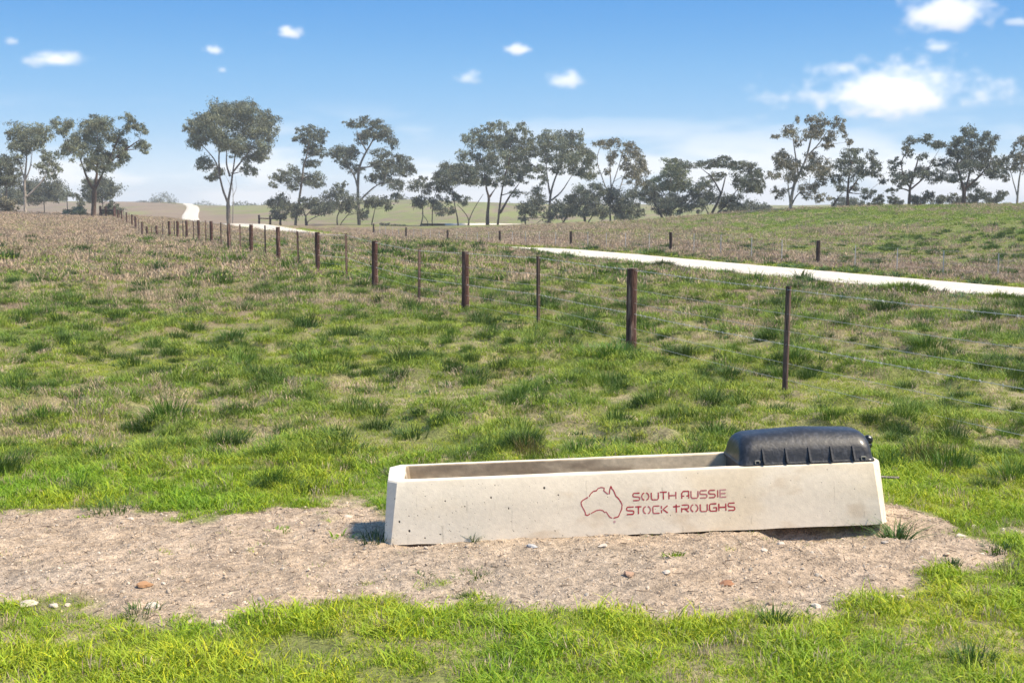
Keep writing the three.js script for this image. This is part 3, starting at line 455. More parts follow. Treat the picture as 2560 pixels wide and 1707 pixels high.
// ---------------------------------------------------------------- trees and bushes: [kind, label, x, distance, bark, stems, leaf clumps (dx, height, rx, ry), density, leaf tone, trunk radius]
const TREES = [
['gum_tree','slender gum with a white trunk, leftmost tall tree in the photo',-50.86,126,'white',[[[0.0,1.07],[0.01,2.72],[0.04,4.31],[0.3,6.15],[0.44,7.85]],[[0.21,2.72],[0.97,3.52],[1.81,4.44],[2.26,5.62]],[[0.04,4.31],[0.67,5.62],[1.02,7.46]],[[0.09,4.44],[-0.37,6.15],[-0.68,7.85]]],[[0.39,9.68,1.61,0.8],[-0.76,9.03,0.94,0.74],[-1.81,9.29,0.51,0.48],[1.63,9.29,0.94,0.8],[2.05,8.37,0.64,0.67],[-0.28,7.98,1.14,0.8],[0.9,7.85,1.14,0.8],[-1.35,7.85,0.54,0.54],[0.42,8.76,1.47,0.8],[-0.21,6.67,0.8,0.54],[2.44,6.67,0.91,0.94],[1.74,5.75,0.8,0.6],[2.99,5.49,0.54,0.6],[2.51,5.1,0.54,0.54]],0.85,0,0.2],
['gum_tree','dark bushy gum cut off by the left edge of the photo',-55.86,133,'grey',[[[0.0,1.1],[0.16,3.06],[0.19,5.14]]],[[0.53,6.39,1.2,0.85],[-0.35,5.56,0.92,0.99],[1.11,5.42,0.85,0.85],[-0.02,6.67,0.71,0.57],[-1.18,5.84,0.99,1.13],[0.45,4.59,0.99,0.71],[-0.96,4.45,0.99,0.71]],1.1,1,0.2],
['gum_tree','gum with a thick dark brown trunk beside the gate rail',-41.34,119,'brown',[[[0.0,0.73],[0.1,2.05],[0.19,3.29]],[[0.19,3.29],[-0.34,4.16],[-0.9,5.9],[-1.33,7.51]],[[0.19,3.29],[0.38,4.91],[0.39,6.89],[0.34,8.74]],[[0.19,3.29],[1.06,4.66],[1.99,6.15],[3.2,8.37]],[[1.99,6.15],[3.66,7.39],[4.81,8.13]]],[[0.52,10.28,0.63,0.51],[-0.62,9.85,0.89,0.7],[-1.76,9.36,0.89,0.76],[-2.52,9.11,0.63,0.63],[-2.84,7.88,0.53,0.48],[-2.48,7.14,0.63,0.51],[-1.3,8.25,1.08,0.95],[0.22,8.99,1.2,1.08],[1.5,9.61,0.89,0.82],[1.96,8.74,0.89,0.89],[3.58,10.28,0.61,0.53],[3.74,9.48,0.76,0.63],[4.85,9.24,0.71,0.63],[2.68,7.88,0.82,0.82],[4.67,7.76,0.73,0.57],[5.1,7.33,0.48,0.48],[3.27,7.08,0.51,0.4],[-1.11,6.89,0.95,0.82],[0.16,7.26,1.26,1.01],[1.38,6.65,1.26,1.01],[0.6,5.78,1.14,0.76],[1.84,5.53,0.89,0.7],[-0.9,5.9,0.7,0.61],[3.0,6.4,0.48,0.48]],1.0,0,0.27],
['gum_tree','tall broad-crowned gum with a forked trunk, highest tree in the photo',-35.29,150,'grey',[[[0.0,-0.08],[-0.01,1.18],[-0.02,2.12]],[[-0.02,2.12],[-0.61,3.85],[-0.96,5.58],[-1.38,7.3],[-2.75,9.01]],[[-0.02,2.12],[0.26,3.85],[0.55,5.73],[0.84,7.92],[1.22,10.26]],[[0.55,5.73],[1.94,7.45],[3.4,9.17]],[[-0.96,5.58],[-1.05,7.92],[-0.84,9.79]],[[0.3,5.42],[-0.13,6.98],[-0.07,9.01]]],[[1.63,14.05,1.04,0.88],[0.2,13.36,1.43,1.12],[3.03,13.36,1.43,1.12],[-1.7,12.89,1.36,0.92],[-2.67,11.96,1.36,0.96],[-4.26,11.19,0.88,0.72],[-4.68,10.57,0.57,0.64],[4.57,12.27,1.28,1.28],[5.57,11.03,0.88,1.36],[5.21,9.17,0.96,1.2],[3.6,11.03,1.75,1.51],[1.74,12.27,1.83,1.51],[-0.16,11.5,1.83,1.36],[-2.08,10.57,1.51,1.2],[-3.36,9.63,1.04,0.92],[-0.84,9.63,1.67,1.08],[1.36,9.63,1.83,1.36],[3.23,8.7,1.43,1.2],[4.08,7.92,0.88,0.77],[2.38,6.36,0.92,0.72],[-2.18,6.98,1.12,0.92],[-2.69,5.58,0.8,0.72],[-1.57,6.2,0.61,0.61],[2.72,7.3,0.77,0.72],[1.17,8.23,0.96,0.64]],1.15,0,0.28],
['gum_tree','narrow gum with a small tufted crown above spreading lower boughs',-26.6,148,'grey',[[[0.0,-0.29],[0.33,1.6],[0.79,4.2],[1.16,6.8],[1.62,8.09],[1.79,9.53]],[[0.79,4.2],[-0.32,5.36],[-1.34,5.36]],[[0.98,5.07],[1.86,5.36],[2.87,5.07]]],[[0.66,10.96,0.73,0.56],[1.97,10.96,0.95,0.7],[3.26,10.67,0.62,0.62],[-0.11,10.03,0.32,0.26],[0.79,10.03,0.85,0.7],[2.09,9.67,1.15,0.95],[3.39,9.81,0.47,0.73],[1.49,8.67,1.0,0.85],[2.65,8.81,0.7,0.7],[1.24,7.09,0.81,0.53],[2.33,7.09,0.81,0.53],[3.65,8.09,0.73,0.62],[-1.56,5.36,1.1,0.81],[-2.16,4.35,0.56,0.41],[0.12,5.5,1.17,1.0],[1.42,5.07,1.39,1.0],[2.87,4.93,1.15,0.85],[-0.35,4.2,0.85,0.56]],0.9,1,0.2],
['gum_tree','tall layered gum with a pale trunk and umbrella-shaped top',-19.3,152,'pale',[[[0.0,-0.64],[-0.07,1.6],[-0.09,3.83],[0.12,6.49],[0.64,7.82],[1.41,9.15],[2.17,10.47]],[[-0.08,3.97],[-0.44,5.46],[-1.31,7.08],[-2.33,8.26]],[[-0.03,2.19],[1.03,3.38],[2.69,4.57],[4.49,4.72]],[[0.12,6.49],[1.52,6.64],[3.02,7.08]],[[1.1,8.56],[0.38,10.03],[0.09,11.06]]],[[1.3,12.23,1.33,0.63],[-0.34,11.76,1.03,0.57],[2.63,11.65,1.18,0.69],[3.66,10.62,1.18,0.84],[0.69,10.99,1.28,0.69],[2.17,10.55,1.33,0.69],[4.62,9.59,0.72,0.83],[0.08,10.1,0.75,0.57],[-2.32,8.85,1.33,0.69],[-3.23,8.26,0.83,0.57],[-1.45,7.82,1.18,0.84],[-0.39,8.49,1.03,0.72],[-1.53,7.01,0.87,0.57],[-0.42,6.34,0.98,0.57],[3.04,8.34,1.13,0.69],[4.37,7.75,1.03,0.72],[5.63,7.23,0.98,0.83],[2.57,6.94,1.63,0.84],[4.06,6.34,1.63,0.84],[5.85,6.05,1.03,0.72],[6.77,6.2,0.54,0.69],[3.0,5.16,1.33,0.83],[4.49,4.57,1.18,0.69],[5.15,3.97,0.57,0.42],[1.51,5.46,0.83,0.57]],0.95,1,0.26],
['small_tree','low leaning tree with forked dark stems between the narrow gum and the layered gum',-24.94,146,'dark',[[[0.0,-0.19],[-0.06,0.46],[-0.54,1.74],[-0.95,2.6]],[[-0.06,0.46],[0.75,1.32],[1.48,2.17]],[[0.14,-0.19],[1.16,0.46],[2.61,0.89]]],[[2.05,1.89,1.23,0.8],[3.15,2.74,0.94,0.8],[3.7,3.89,0.55,0.55],[1.75,1.17,0.84,0.55],[0.75,1.6,0.87,0.72],[2.77,1.6,0.87,0.67],[-0.24,2.17,0.87,0.58]],1.0,1,0.12],
['small_tree','small dark tree crouching at the left foot of the narrow gum',-28.3,147,'dark',[[[0.0,-0.13],[0.75,0.88],[1.49,1.89]],[[0.0,-0.13],[-0.27,0.88],[-0.1,2.03]]],[[0.05,2.32,1.14,0.88],[-0.63,1.02,0.55,0.58],[0.91,1.74,0.85,0.85],[1.92,1.31,0.8,0.85],[-1.11,2.32,0.5,0.41],[-0.13,0.74,0.73,0.58]],1.0,1,0.1],
['small_tree','scrubby tree with a slanting black stem against the pale gum trunk',-21.63,149,'dark',[[[0.0,-0.38],[0.01,0.43],[0.62,1.89],[0.79,3.35]],[[0.44,-0.45],[1.64,1.01],[2.24,2.18]]],[[2.1,2.33,1.01,0.86],[0.64,3.06,0.74,0.74],[1.43,1.6,0.74,0.59],[3.11,0.87,0.59,0.86],[0.95,4.22,0.41,0.44],[0.18,1.74,0.59,0.59]],0.9,1,0.11],
['small_tree','thin tree just right of the pale gum trunk, over a heap of cut branches',-17.48,150,'dark',[[[0.0,-0.54],[0.24,0.57],[0.47,1.6]]],[[0.48,2.48,1.01,0.68],[1.66,2.26,0.86,0.68],[-0.26,2.18,0.74,0.6],[3.0,2.85,0.6,0.6],[2.1,1.6,0.45,0.39]],1.0,1,0.1],
['small_tree','young spindly tree left of the arching dark-crowned tree',-11.14,146,'grey',[[[0.0,-0.91],[0.33,0.46],[0.27,1.89],[0.14,3.89]],[[0.9,-0.12],[0.19,0.89]]],[[0.15,5.03,0.52,0.52],[-0.65,4.24,0.7,0.55],[0.5,3.89,0.84,0.67],[0.2,2.17,0.96,0.67],[-0.52,2.46,0.49,0.43]],0.95,1,0.11],
['small_tree','arching dark-crowned tree with forked black stems in the middle of the row',-6.45,145,'dark',[[[0.0,-0.82],[-0.14,0.46],[-0.42,1.74],[-0.69,3.73]],[[1.07,-0.82],[1.44,0.46],[2.16,1.89],[3.02,3.16]],[[1.22,0.18],[0.58,1.18],[-0.13,1.89]],[[-3.15,-0.82],[-3.14,0.75],[-2.84,3.02],[-1.97,4.44]]],[[-1.1,6.34,1.27,0.6],[-2.39,5.29,1.12,0.66],[0.32,6.2,1.27,0.81],[1.74,6.27,0.79,0.66],[-0.83,5.07,1.41,0.83],[0.6,4.93,1.27,0.81],[1.74,5.0,0.79,0.66],[-1.55,3.87,0.83,0.66],[-2.97,4.3,0.94,0.66],[-0.84,2.74,0.79,0.66],[0.59,2.45,0.58,0.55],[-2.84,2.45,0.81,0.69],[-1.99,1.32,0.66,0.69],[-0.85,1.25,0.52,0.55]],1.05,1,0.13],
['gum_tree','big two-stemmed gum with a ragged peaked crown in the middle of the row',-3.04,150,'brown',[[[0.0,-0.91],[0.0,0.86],[0.16,2.77],[-0.14,3.94],[-0.35,5.7]],[[0.16,2.77],[0.97,3.94]],[[1.26,-0.83],[1.41,0.86],[1.71,3.07],[2.15,5.41],[2.74,7.45],[2.89,9.63]],[[1.56,0.86],[2.74,2.92],[3.92,4.53]]],[[1.57,11.73,0.82,0.62],[0.25,11.3,0.86,0.68],[-1.22,10.72,0.86,0.68],[-2.25,9.7,0.82,0.71],[2.74,10.65,0.74,0.74],[4.21,11.01,0.92,0.77],[4.95,9.92,0.83,0.86],[0.83,9.99,1.61,1.13],[2.74,9.49,1.61,1.13],[-0.64,9.41,1.31,0.98],[-3.07,7.89,0.82,0.62],[-1.53,7.89,1.16,0.83],[0.83,8.25,1.46,0.98],[3.04,7.89,1.61,1.13],[4.95,8.47,1.16,1.13],[-0.2,6.43,1.31,0.98],[-0.94,5.19,1.16,0.83],[0.53,4.9,1.31,0.82],[2.01,6.28,1.31,0.98],[3.77,6.28,1.31,0.83],[5.1,6.72,0.86,0.86],[2.45,4.82,1.16,0.68],[4.51,5.12,1.01,0.57],[3.48,3.36,0.68,0.42]],1.0,0,0.27],
['gum_tree','domed gum with a straight trunk right of the two-stemmed gum',4.59,148,'grey',[[[0.0,-0.56],[0.04,1.27],[0.15,3.25],[0.73,5.24],[1.71,7.54]],[[0.24,2.43],[1.4,3.42],[2.72,5.4]],[[0.07,3.25],[-0.27,5.24],[-0.44,7.54]]],[[0.54,10.57,1.31,0.7],[2.03,10.0,1.14,0.77],[3.11,9.75,0.92,0.94],[-0.78,9.67,1.14,0.77],[-1.11,8.52,1.11,0.77],[0.88,9.18,1.81,0.94],[3.04,8.44,1.48,1.11],[4.37,7.87,1.14,0.94],[5.12,6.88,0.77,0.94],[0.22,7.7,1.31,0.77],[1.88,7.54,1.48,0.94],[3.05,6.72,1.31,0.94],[4.05,5.73,1.14,0.77],[5.3,5.73,0.77,0.77],[-1.52,6.22,0.94,0.64],[-0.93,4.91,0.64,0.6],[1.22,6.22,0.97,0.64],[-1.76,3.42,0.94,0.64],[-1.01,2.59,0.81,0.64]],1.0,0,0.24],
['gum_tree','airy gum with several bare white stems, right of the domed gum',11.61,142,'white',[[[0.0,0.01],[-0.07,1.92],[0.04,4.14],[-0.14,6.36],[0.25,7.93]],[[0.48,0.01],[0.7,1.92],[1.32,4.46],[2.09,6.52],[2.39,7.93]],[[-0.02,2.56],[-0.92,4.78],[-1.66,7.15],[-1.27,8.72]],[[0.04,3.83],[0.82,6.04],[1.44,8.25]]],[[-1.2,8.91,1.06,0.55],[0.31,9.07,1.09,0.48],[1.59,8.72,1.06,0.58],[2.47,8.09,0.89,0.74],[0.17,7.93,0.74,0.74],[0.02,6.99,0.58,0.58],[1.6,7.62,0.74,0.74],[3.12,7.15,0.77,0.74],[3.77,6.36,0.74,0.74],[-0.61,5.88,0.45,0.45],[2.26,6.04,0.89,0.74],[3.22,5.25,1.06,0.89],[3.95,4.3,0.74,0.74],[1.46,6.36,0.58,0.58],[1.95,4.94,0.74,0.58]],0.75,2,0.14],
['bushy_tree','dense dark tree between the domed gum and the airy white-stemmed gum',8.46,139,'dark',[[[0.0,-0.18],[-0.16,0.99],[0.14,2.23]],[[0.31,-0.18],[1.09,0.99],[1.55,1.92]]],[[-0.57,2.85,1.2,1.1],[-0.17,1.3,1.04,1.04],[1.23,3.32,1.04,1.1],[0.77,1.92,0.95,0.95],[1.87,0.99,1.04,0.95],[-1.43,2.54,0.79,0.79]],1.25,1,0.16],
['bushy_tree','round black-green tree behind the white stems of the airy gum',13.2,141,'dark',[[[0.0,-0.05],[-0.01,1.29],[0.13,2.55]]],[[-1.78,3.03,0.9,1.06],[0.13,2.55,1.41,1.28],[1.34,0.97,0.93,0.9],[-0.01,0.82,1.12,0.9],[-0.97,1.76,0.96,0.96]],1.25,1,0.16],
['small_tree','short bushy tree at the left foot of the domed gum',1.63,145,'dark',[[[0.0,-0.51],[-0.08,0.63],[0.32,1.76]],[[1.15,-0.59],[1.96,0.14]]],[[0.49,1.93,1.12,1.02],[-0.08,0.79,0.79,0.79],[1.31,1.28,0.82,0.76],[2.78,0.46,0.76,0.62]],1.0,1,0.1],
['small_tree','spreading low tree on the right of the domed gum trunk',6.01,144,'dark',[[[0.0,-0.42],[0.48,0.47],[0.8,1.6]],[[0.16,-0.42],[-0.33,0.8]]],[[0.72,1.6,0.95,0.95],[-0.09,0.96,0.78,0.75],[-0.66,1.76,0.72,0.65],[1.45,1.6,0.65,0.75]],1.0,1,0.1],
['gum_tree','pale green round-topped gum left of the flat umbrella-topped tree',17.68,134,'pale',[[[0.0,0.26],[-0.02,1.76],[-0.19,3.11],[-0.07,4.91]],[[-0.02,1.76],[0.71,3.11],[0.84,4.61]]],[[-0.09,6.47,0.94,0.61],[0.9,5.8,1.15,0.7],[-0.38,5.43,1.15,0.73],[1.21,5.05,0.85,0.58],[-1.11,4.23,1.22,0.84],[0.24,4.08,1.34,0.85],[1.45,3.93,0.76,0.7]],1.15,3,0.18],
['bushy_tree','wide dark tree under the pale green round-topped gum',16.52,132,'dark',[[[0.0,0.28],[-0.46,1.32],[-1.22,2.5]],[[0.3,0.28],[0.58,1.62]],[[1.79,0.36],[2.21,1.76]]],[[-1.6,2.94,1.29,0.69],[-1.39,3.83,0.84,0.69],[-0.33,2.5,1.44,0.84],[0.86,2.21,1.32,0.84],[1.91,1.76,1.17,0.84],[2.94,2.8,0.99,0.9],[0.13,1.47,1.05,0.6]],1.2,1,0.15],
['bushy_tree','flat umbrella-topped tree with leaning dark stems, left of the hill crest trees',21.4,130,'dark',[[[0.0,0.52],[0.56,1.76],[1.12,3.07],[1.53,4.81]],[[0.44,0.52],[1.73,1.91],[3.01,3.65]],[[-0.07,0.6],[-0.76,1.76]],[[1.12,3.07],[0.21,4.81],[-0.83,5.82]]],[[-2.08,6.29,1.12,0.41],[-0.69,6.23,1.12,0.44],[0.77,6.29,1.12,0.47],[1.34,6.79,0.68,0.41],[2.38,6.14,1.15,0.56],[3.7,5.68,1.15,0.68],[4.74,4.81,1.0,0.81],[5.35,3.94,0.56,0.71],[-1.23,3.8,1.27,0.83],[-0.48,2.64,1.15,0.83],[3.14,4.52,1.3,0.68],[3.89,3.51,1.15,0.68],[2.16,2.49,1.27,0.81],[0.94,4.96,0.88,0.53],[1.89,1.47,0.85,0.68],[2.91,1.76,0.88,0.68],[-1.34,1.91,0.88,0.74]],1.15,1,0.2],
['gum_tree','tall gum with a thin brownish top over a leafy middle on the hill crest',27.74,120,'pale',[[[0.0,1.24],[0.03,2.42],[0.23,3.71],[0.9,5.23],[1.45,6.63],[1.76,8.02],[2.08,9.42]],[[-0.01,1.48],[-0.34,3.12],[-0.62,4.53]],[[0.24,3.36],[0.32,4.76],[0.41,5.93]],[[0.05,1.71],[0.61,2.89],[1.65,3.71]],[[1.45,6.63],[2.7,8.02],[3.38,9.18]],[[0.68,4.76],[0.38,7.09],[0.21,8.84]]],[[2.05,10.28,0.55,0.55],[3.23,10.11,0.79,0.67],[3.89,9.59,0.67,0.67],[2.66,9.42,0.9,0.67],[0.76,10.4,0.24,0.43],[0.2,9.47,0.65,0.55],[-0.73,8.86,0.79,0.43],[-1.43,8.6,0.45,0.33],[1.74,8.84,0.79,0.55],[3.39,8.6,0.9,0.55],[3.91,7.91,0.55,0.55],[3.3,7.65,0.43,0.33],[0.47,8.02,0.31,0.57],[5.05,8.84,0.32,0.43],[5.41,8.02,0.31,0.45],[-1.49,6.28,0.65,0.67],[-0.44,6.92,0.67,0.55],[-0.65,5.69,1.02,0.67],[0.41,5.93,0.9,0.79],[-0.03,4.76,1.14,0.67],[1.84,5.23,1.14,0.67],[2.52,6.39,0.9,0.67],[3.49,5.46,0.9,0.79],[-0.82,3.12,0.67,0.67],[2.13,3.36,0.9,0.79],[2.68,2.65,0.67,0.55],[3.4,4.29,0.79,0.67],[-2.27,4.76,0.67,0.43]],0.85,2,0.2],
['gum_tree','medium dark gum just right of the tallest hill crest gum',33.96,122,'brown',[[[0.0,1.83],[-0.04,3.14],[0.03,4.57],[0.29,6.0]],[[0.02,3.14],[0.83,4.22],[1.4,5.05]],[[-1.5,1.71],[-0.92,2.55],[-0.34,3.14]]],[[0.61,7.32,0.8,0.36],[-0.34,6.95,0.68,0.46],[1.82,6.83,0.56,0.46],[1.12,6.23,1.07,0.68],[-0.43,6.0,0.92,0.56],[2.48,5.76,0.68,0.68],[3.02,5.05,0.56,0.44],[0.2,5.05,1.04,0.67],[-0.99,4.57,0.68,0.67],[1.39,5.17,0.92,0.56],[3.48,4.33,0.44,0.34],[1.58,3.02,0.68,0.67],[-1.2,3.62,0.56,0.46],[0.96,3.62,0.48,0.44]],0.95,1,0.2],
['gum_tree','open-crowned gum left of the big dark gum near the right edge',39.82,121,'brown',[[[0.0,1.83],[0.02,2.9],[0.05,3.61],[0.47,5.26],[0.88,6.9]],[[0.05,3.61],[-0.57,4.43],[-0.99,6.2],[-0.32,7.37]],[[0.06,3.37],[1.21,4.55],[1.86,6.2]]],[[0.82,8.45,0.79,0.36],[-0.21,8.08,0.55,0.55],[1.78,8.08,0.91,0.55],[2.75,7.7,0.67,0.46],[-0.93,7.61,0.43,0.34],[-0.41,7.02,0.55,0.46],[-1.35,6.2,0.79,0.43],[0.77,6.67,0.55,0.43],[-1.8,5.49,0.43,0.34],[-0.7,4.79,1.27,0.55],[0.48,4.9,0.91,0.55],[-1.28,4.2,0.79,0.6],[1.66,5.26,0.91,0.55],[-1.96,3.25,0.55,0.34]],0.85,1,0.19],
['gum_tree','big dense dark gum second from the right edge',45.3,121,'brown',[[[0.0,2.01],[-0.05,3.25],[-0.34,4.31],[-0.75,5.73],[-0.81,7.14]],[[0.02,2.9],[0.39,4.08],[0.78,5.96],[0.83,7.72]],[[0.29,3.61],[1.43,4.79],[2.32,6.2]]],[[0.76,9.15,0.91,0.58],[-0.15,8.45,1.03,0.55],[-1.21,8.19,0.67,0.55],[1.87,8.33,0.79,0.67],[2.61,7.72,0.46,0.67],[-1.53,7.25,0.67,0.55],[-0.22,7.31,1.27,0.79],[1.33,7.08,1.27,0.79],[2.65,6.79,0.67,0.67],[-2.55,6.08,0.91,0.46],[-1.24,5.96,1.27,0.79],[0.43,5.79,1.27,0.7],[2.11,5.49,1.27,0.79],[3.39,6.2,0.91,0.67],[3.97,6.43,0.43,0.46],[-2.62,4.79,0.91,0.67],[-1.42,4.55,1.15,0.55],[3.08,5.02,0.91,0.67],[4.12,4.55,0.43,0.43],[1.24,3.72,0.84,0.6]],1.05,1,0.24],
['gum_tree','thin-stemmed gum cut off by the right edge of the photo',49.84,119,'pale',[[[0.0,1.77],[0.01,2.88],[0.1,4.5],[0.38,6.12],[0.54,7.62]],[[0.03,2.41],[-0.47,4.27],[-0.69,5.2]]],[[0.16,8.2,0.43,0.43],[-0.35,7.86,0.61,0.54],[-0.59,6.82,0.65,0.54],[0.24,6.59,0.66,0.66],[-0.07,5.66,0.66,0.54],[-0.65,5.66,0.43,0.43],[1.13,7.39,0.83,0.83],[1.42,6.24,0.83,0.71],[1.01,5.2,0.71,0.59]],0.8,2,0.14],
['bush','dense green bush left of the thick brown gum trunk',-43.8,121,'dark',[[[0.0,0.82],[0.02,1.23]]],[[0.02,1.23,0.9,0.41],[-0.63,1.1,0.51,0.31],[0.65,1.1,0.44,0.33],[0.16,1.54,0.51,0.28]],1.2,3,0.08],
['bush','rounded dark bush behind the gate rail',-41.21,124,'dark',[[[0.0,0.8],[0.02,1.34]]],[[0.02,1.34,0.82,0.55],[0.17,1.93,0.58,0.42],[-0.51,1.15,0.45,0.37],[0.61,1.21,0.42,0.45]],1.2,1,0.08],
['bush','rusty dark bush at the left edge beside the white trunk',-51.93,124,'dark',[[[0.0,1.43],[0.03,2.06]]],[[0.03,2.06,0.87,0.63],[-0.48,2.32,0.61,0.61],[0.54,1.8,0.47,0.45],[-0.13,1.54,0.79,0.4]],1.2,2,0.08],
['bushy_tree','bulky hazy tree behind the thick brown gum trunk',-57.67,170,'dark',[[[0.0,2.89],[0.05,4.13]]],[[0.05,4.13,1.99,1.26],[-1.76,3.78,1.08,1.08],[1.48,4.13,0.94,0.9],[-1.35,5.02,1.08,0.72],[0.09,5.2,1.26,0.72],[-2.15,3.06,1.08,0.72],[1.09,3.24,0.9,0.54],[-0.53,3.06,1.26,0.72]],1.2,1,0.08],
['bushy_tree','wide hazy thicket behind the white-trunked gum',-67.87,175,'dark',[[[0.0,2.74],[0.06,4.2]]],[[0.06,4.2,2.23,1.49],[-1.97,4.2,1.49,1.49],[1.69,3.47,1.12,1.12],[-4.36,4.2,1.67,1.3],[-0.72,3.1,2.23,0.93],[-5.88,3.47,1.49,1.12],[1.56,4.75,0.74,0.74],[-3.32,2.92,1.86,0.93]],1.2,1,0.08],
['bush','small thin bush on the slope left of the brown trunk',-53.78,150,'dark',[[[0.0,1.65],[0.03,2.28]]],[[0.03,2.28,0.41,0.64],[-0.18,3.07,0.41,0.35],[0.08,1.65,0.38,0.38]],1.2,1,0.08],
['bush','low bush beyond the thicket, left of the dead sapling',-70.07,190,'dark',[[[0.0,3.02],[0.02,3.62]]],[[0.02,3.62,0.93,0.61],[-0.6,3.12,0.61,0.48],[0.63,3.62,0.53,0.44]],1.2,1,0.08],
['bush','mixed undergrowth bush below the open-crowned gum',39.35,124,'dark',[[[0.0,1.77],[-0.02,2.26]]],[[-0.02,2.26,0.57,0.49],[0.48,2.08,0.37,0.32],[-0.28,2.68,0.32,0.3]],1.2,1,0.08],
['bush','dark bush between the open-crowned gum and the big dense gum',42.03,124,'dark',[[[0.0,1.83],[-0.02,2.44]]],[[-0.02,2.44,0.93,0.62],[0.57,2.92,0.57,0.44],[-0.62,2.2,0.49,0.37]],1.2,1,0.08],
['bush','broad undergrowth left of the big dense gum trunk',45.58,125,'dark',[[[0.0,1.77],[-0.03,2.45]]],[[-0.03,2.45,0.99,0.68],[-1.38,2.26,0.69,0.52],[0.96,2.32,0.74,0.45]],1.2,1,0.08],
['bush','broad undergrowth right of the big dense gum trunk',48.16,125,'dark',[[[0.0,1.87],[-0.03,2.63]]],[[-0.03,2.63,0.99,0.77],[1.21,2.45,0.82,0.57],[2.48,2.87,0.68,0.57],[1.83,2.32,0.62,0.45]],1.2,1,0.08],
['bush','leafy clump right of the medium dark gum',38.06,125,'dark',[[[0.0,1.75],[-0.02,2.26]]],[[-0.02,2.26,0.6,0.52],[0.21,2.69,0.37,0.37],[-0.75,2.08,0.5,0.3]],1.2,1,0.08],
['bush','pale hazy bush behind the medium dark gum',48.79,180,'dark',[[[0.0,1.41],[-0.02,2.22]]],[[-0.02,2.22,1.25,0.82],[1.74,2.4,1.07,0.71],[2.82,2.13,0.82,0.54]],1.2,1,0.08],
['bush','pale hazy bush at the foot of the umbrella-topped tree',33.84,165,'dark',[[[0.0,0.79],[-0.02,1.54]]],[[-0.02,1.54,1.47,0.75],[-1.17,2.02,0.82,0.75],[-1.64,1.21,0.98,0.49],[0.96,1.37,0.56,0.49]],1.2,1,0.08],
['brush_pile','heap of dark cut branches right of the thin tree',-14.09,147,'dark',[[[0.0,-0.87],[0.0,-0.64]]],[[0.0,-0.64,1.02,0.23],[-1.3,-0.49,0.58,0.38],[0.87,-0.64,0.38,0.2],[-0.72,-0.56,0.58,0.26]],1.2,2,0.08],
['far_bush','leftmost of the dark bushes on the far hill crest left of the track',-124.22,405,'dark',[[[0.0,1.99],[0.04,3.1]]],[[0.04,3.1,1.98,1.12],[-1.16,2.66,0.99,0.67],[1.2,2.66,0.99,0.67]],0.35,1,0.08],
['far_bush','middle dark bush on the far hill crest left of the track',-119.73,405,'dark',[[[0.0,1.99],[0.04,3.27]]],[[0.04,3.27,2.41,1.29],[-1.41,2.76,1.21,0.77],[1.46,2.76,1.21,0.77]],0.35,1,0.08],
['far_bush','right dark bush on the far hill crest left of the track',-115.46,405,'dark',[[[0.0,1.74],[0.03,2.67]]],[[0.03,2.67,2.24,0.95],[-1.32,2.3,1.12,0.57],[1.35,2.3,1.12,0.57]],0.35,1,0.08],
['far_bush','dark bush on the far hill crest just right of the forked gum trunk',-90.87,405,'dark',[[[0.0,1.48],[0.03,2.59]]],[[0.03,2.59,2.67,1.12],[-1.57,2.15,1.33,0.67],[1.61,2.15,1.33,0.67]],0.35,1,0.08],
['far_bush','tiny bush on the far hill crest right of the forked gum',-86.16,405,'dark',[[[0.0,1.65],[0.01,2.25]]],[[0.01,2.25,1.55,0.6],[-0.92,2.01,0.77,0.36],[0.93,2.01,0.77,0.36]],0.35,1,0.08],
['far_bush','dark bush on the far hill crest beside the small dark tree',-82.1,405,'dark',[[[0.0,1.23],[0.03,2.33]]],[[0.03,2.33,1.98,1.12],[-1.17,1.89,0.99,0.67],[1.2,1.89,0.99,0.67]],0.35,1,0.08],
['far_tree','pale hazy dome-shaped tree far beyond the hill crest left of the track',-184.46,640,'dark',[[[0.0,2.27],[0.1,5.36]]],[[0.1,5.36,5.44,3.13],[-3.66,4.02,3.4,2.31],[3.76,3.68,2.72,2.31],[0.18,7.71,2.72,1.63]],0.3,1,0.08],
['far_tree','faint hazy wood far beyond the hill crest right of the track',-179.23,700,'dark',[[[0.0,1.59],[0.06,3.5]]],[[0.06,3.5,3.72,1.93],[-4.41,2.39,2.98,1.34],[4.46,2.39,2.98,1.34],[9.63,2.17,2.98,1.04]],0.3,1,0.08],
['far_bush','far hill bush left of the arching tree',-36.99,395,'dark',[[[0.0,3.32],[0.01,4.63]]],[[0.01,4.63,2.19,1.33],[-1.3,4.11,1.1,0.8],[1.32,4.11,1.1,0.8]],0.4,1,0.08],
['far_bush','pale bush on the far hill left of the young spindly tree',-34.27,395,'dark',[[[0.0,3.01],[0.01,3.86]]],[[0.01,3.86,1.72,0.86],[-1.02,3.52,0.86,0.52],[1.03,3.52,0.86,0.52]],0.4,1,0.08],
['far_bush','far hill bush behind the arching tree',-12.48,395,'dark',[[[0.0,0.42],[0.0,1.73]]],[[0.0,1.73,2.74,1.33],[-1.63,1.21,1.37,0.8],[1.64,1.21,1.37,0.8]],0.4,1,0.08],
['far_bush','far hill bush behind the two-stemmed gum',-1.18,395,'dark',[[[0.0,0.77],[0.0,1.93]]],[[0.0,1.93,2.35,1.18],[-1.4,1.46,1.18,0.71],[1.4,1.46,1.18,0.71]],0.4,1,0.08],
['far_bush','lower far bush behind the two-stemmed gum',-0.66,330,'dark',[[[0.0,-1.18],[0.0,-0.2]]],[[0.0,-0.2,1.83,0.98],[-1.09,-0.59,0.92,0.59],[1.09,-0.59,0.92,0.59]],0.4,1,0.08],
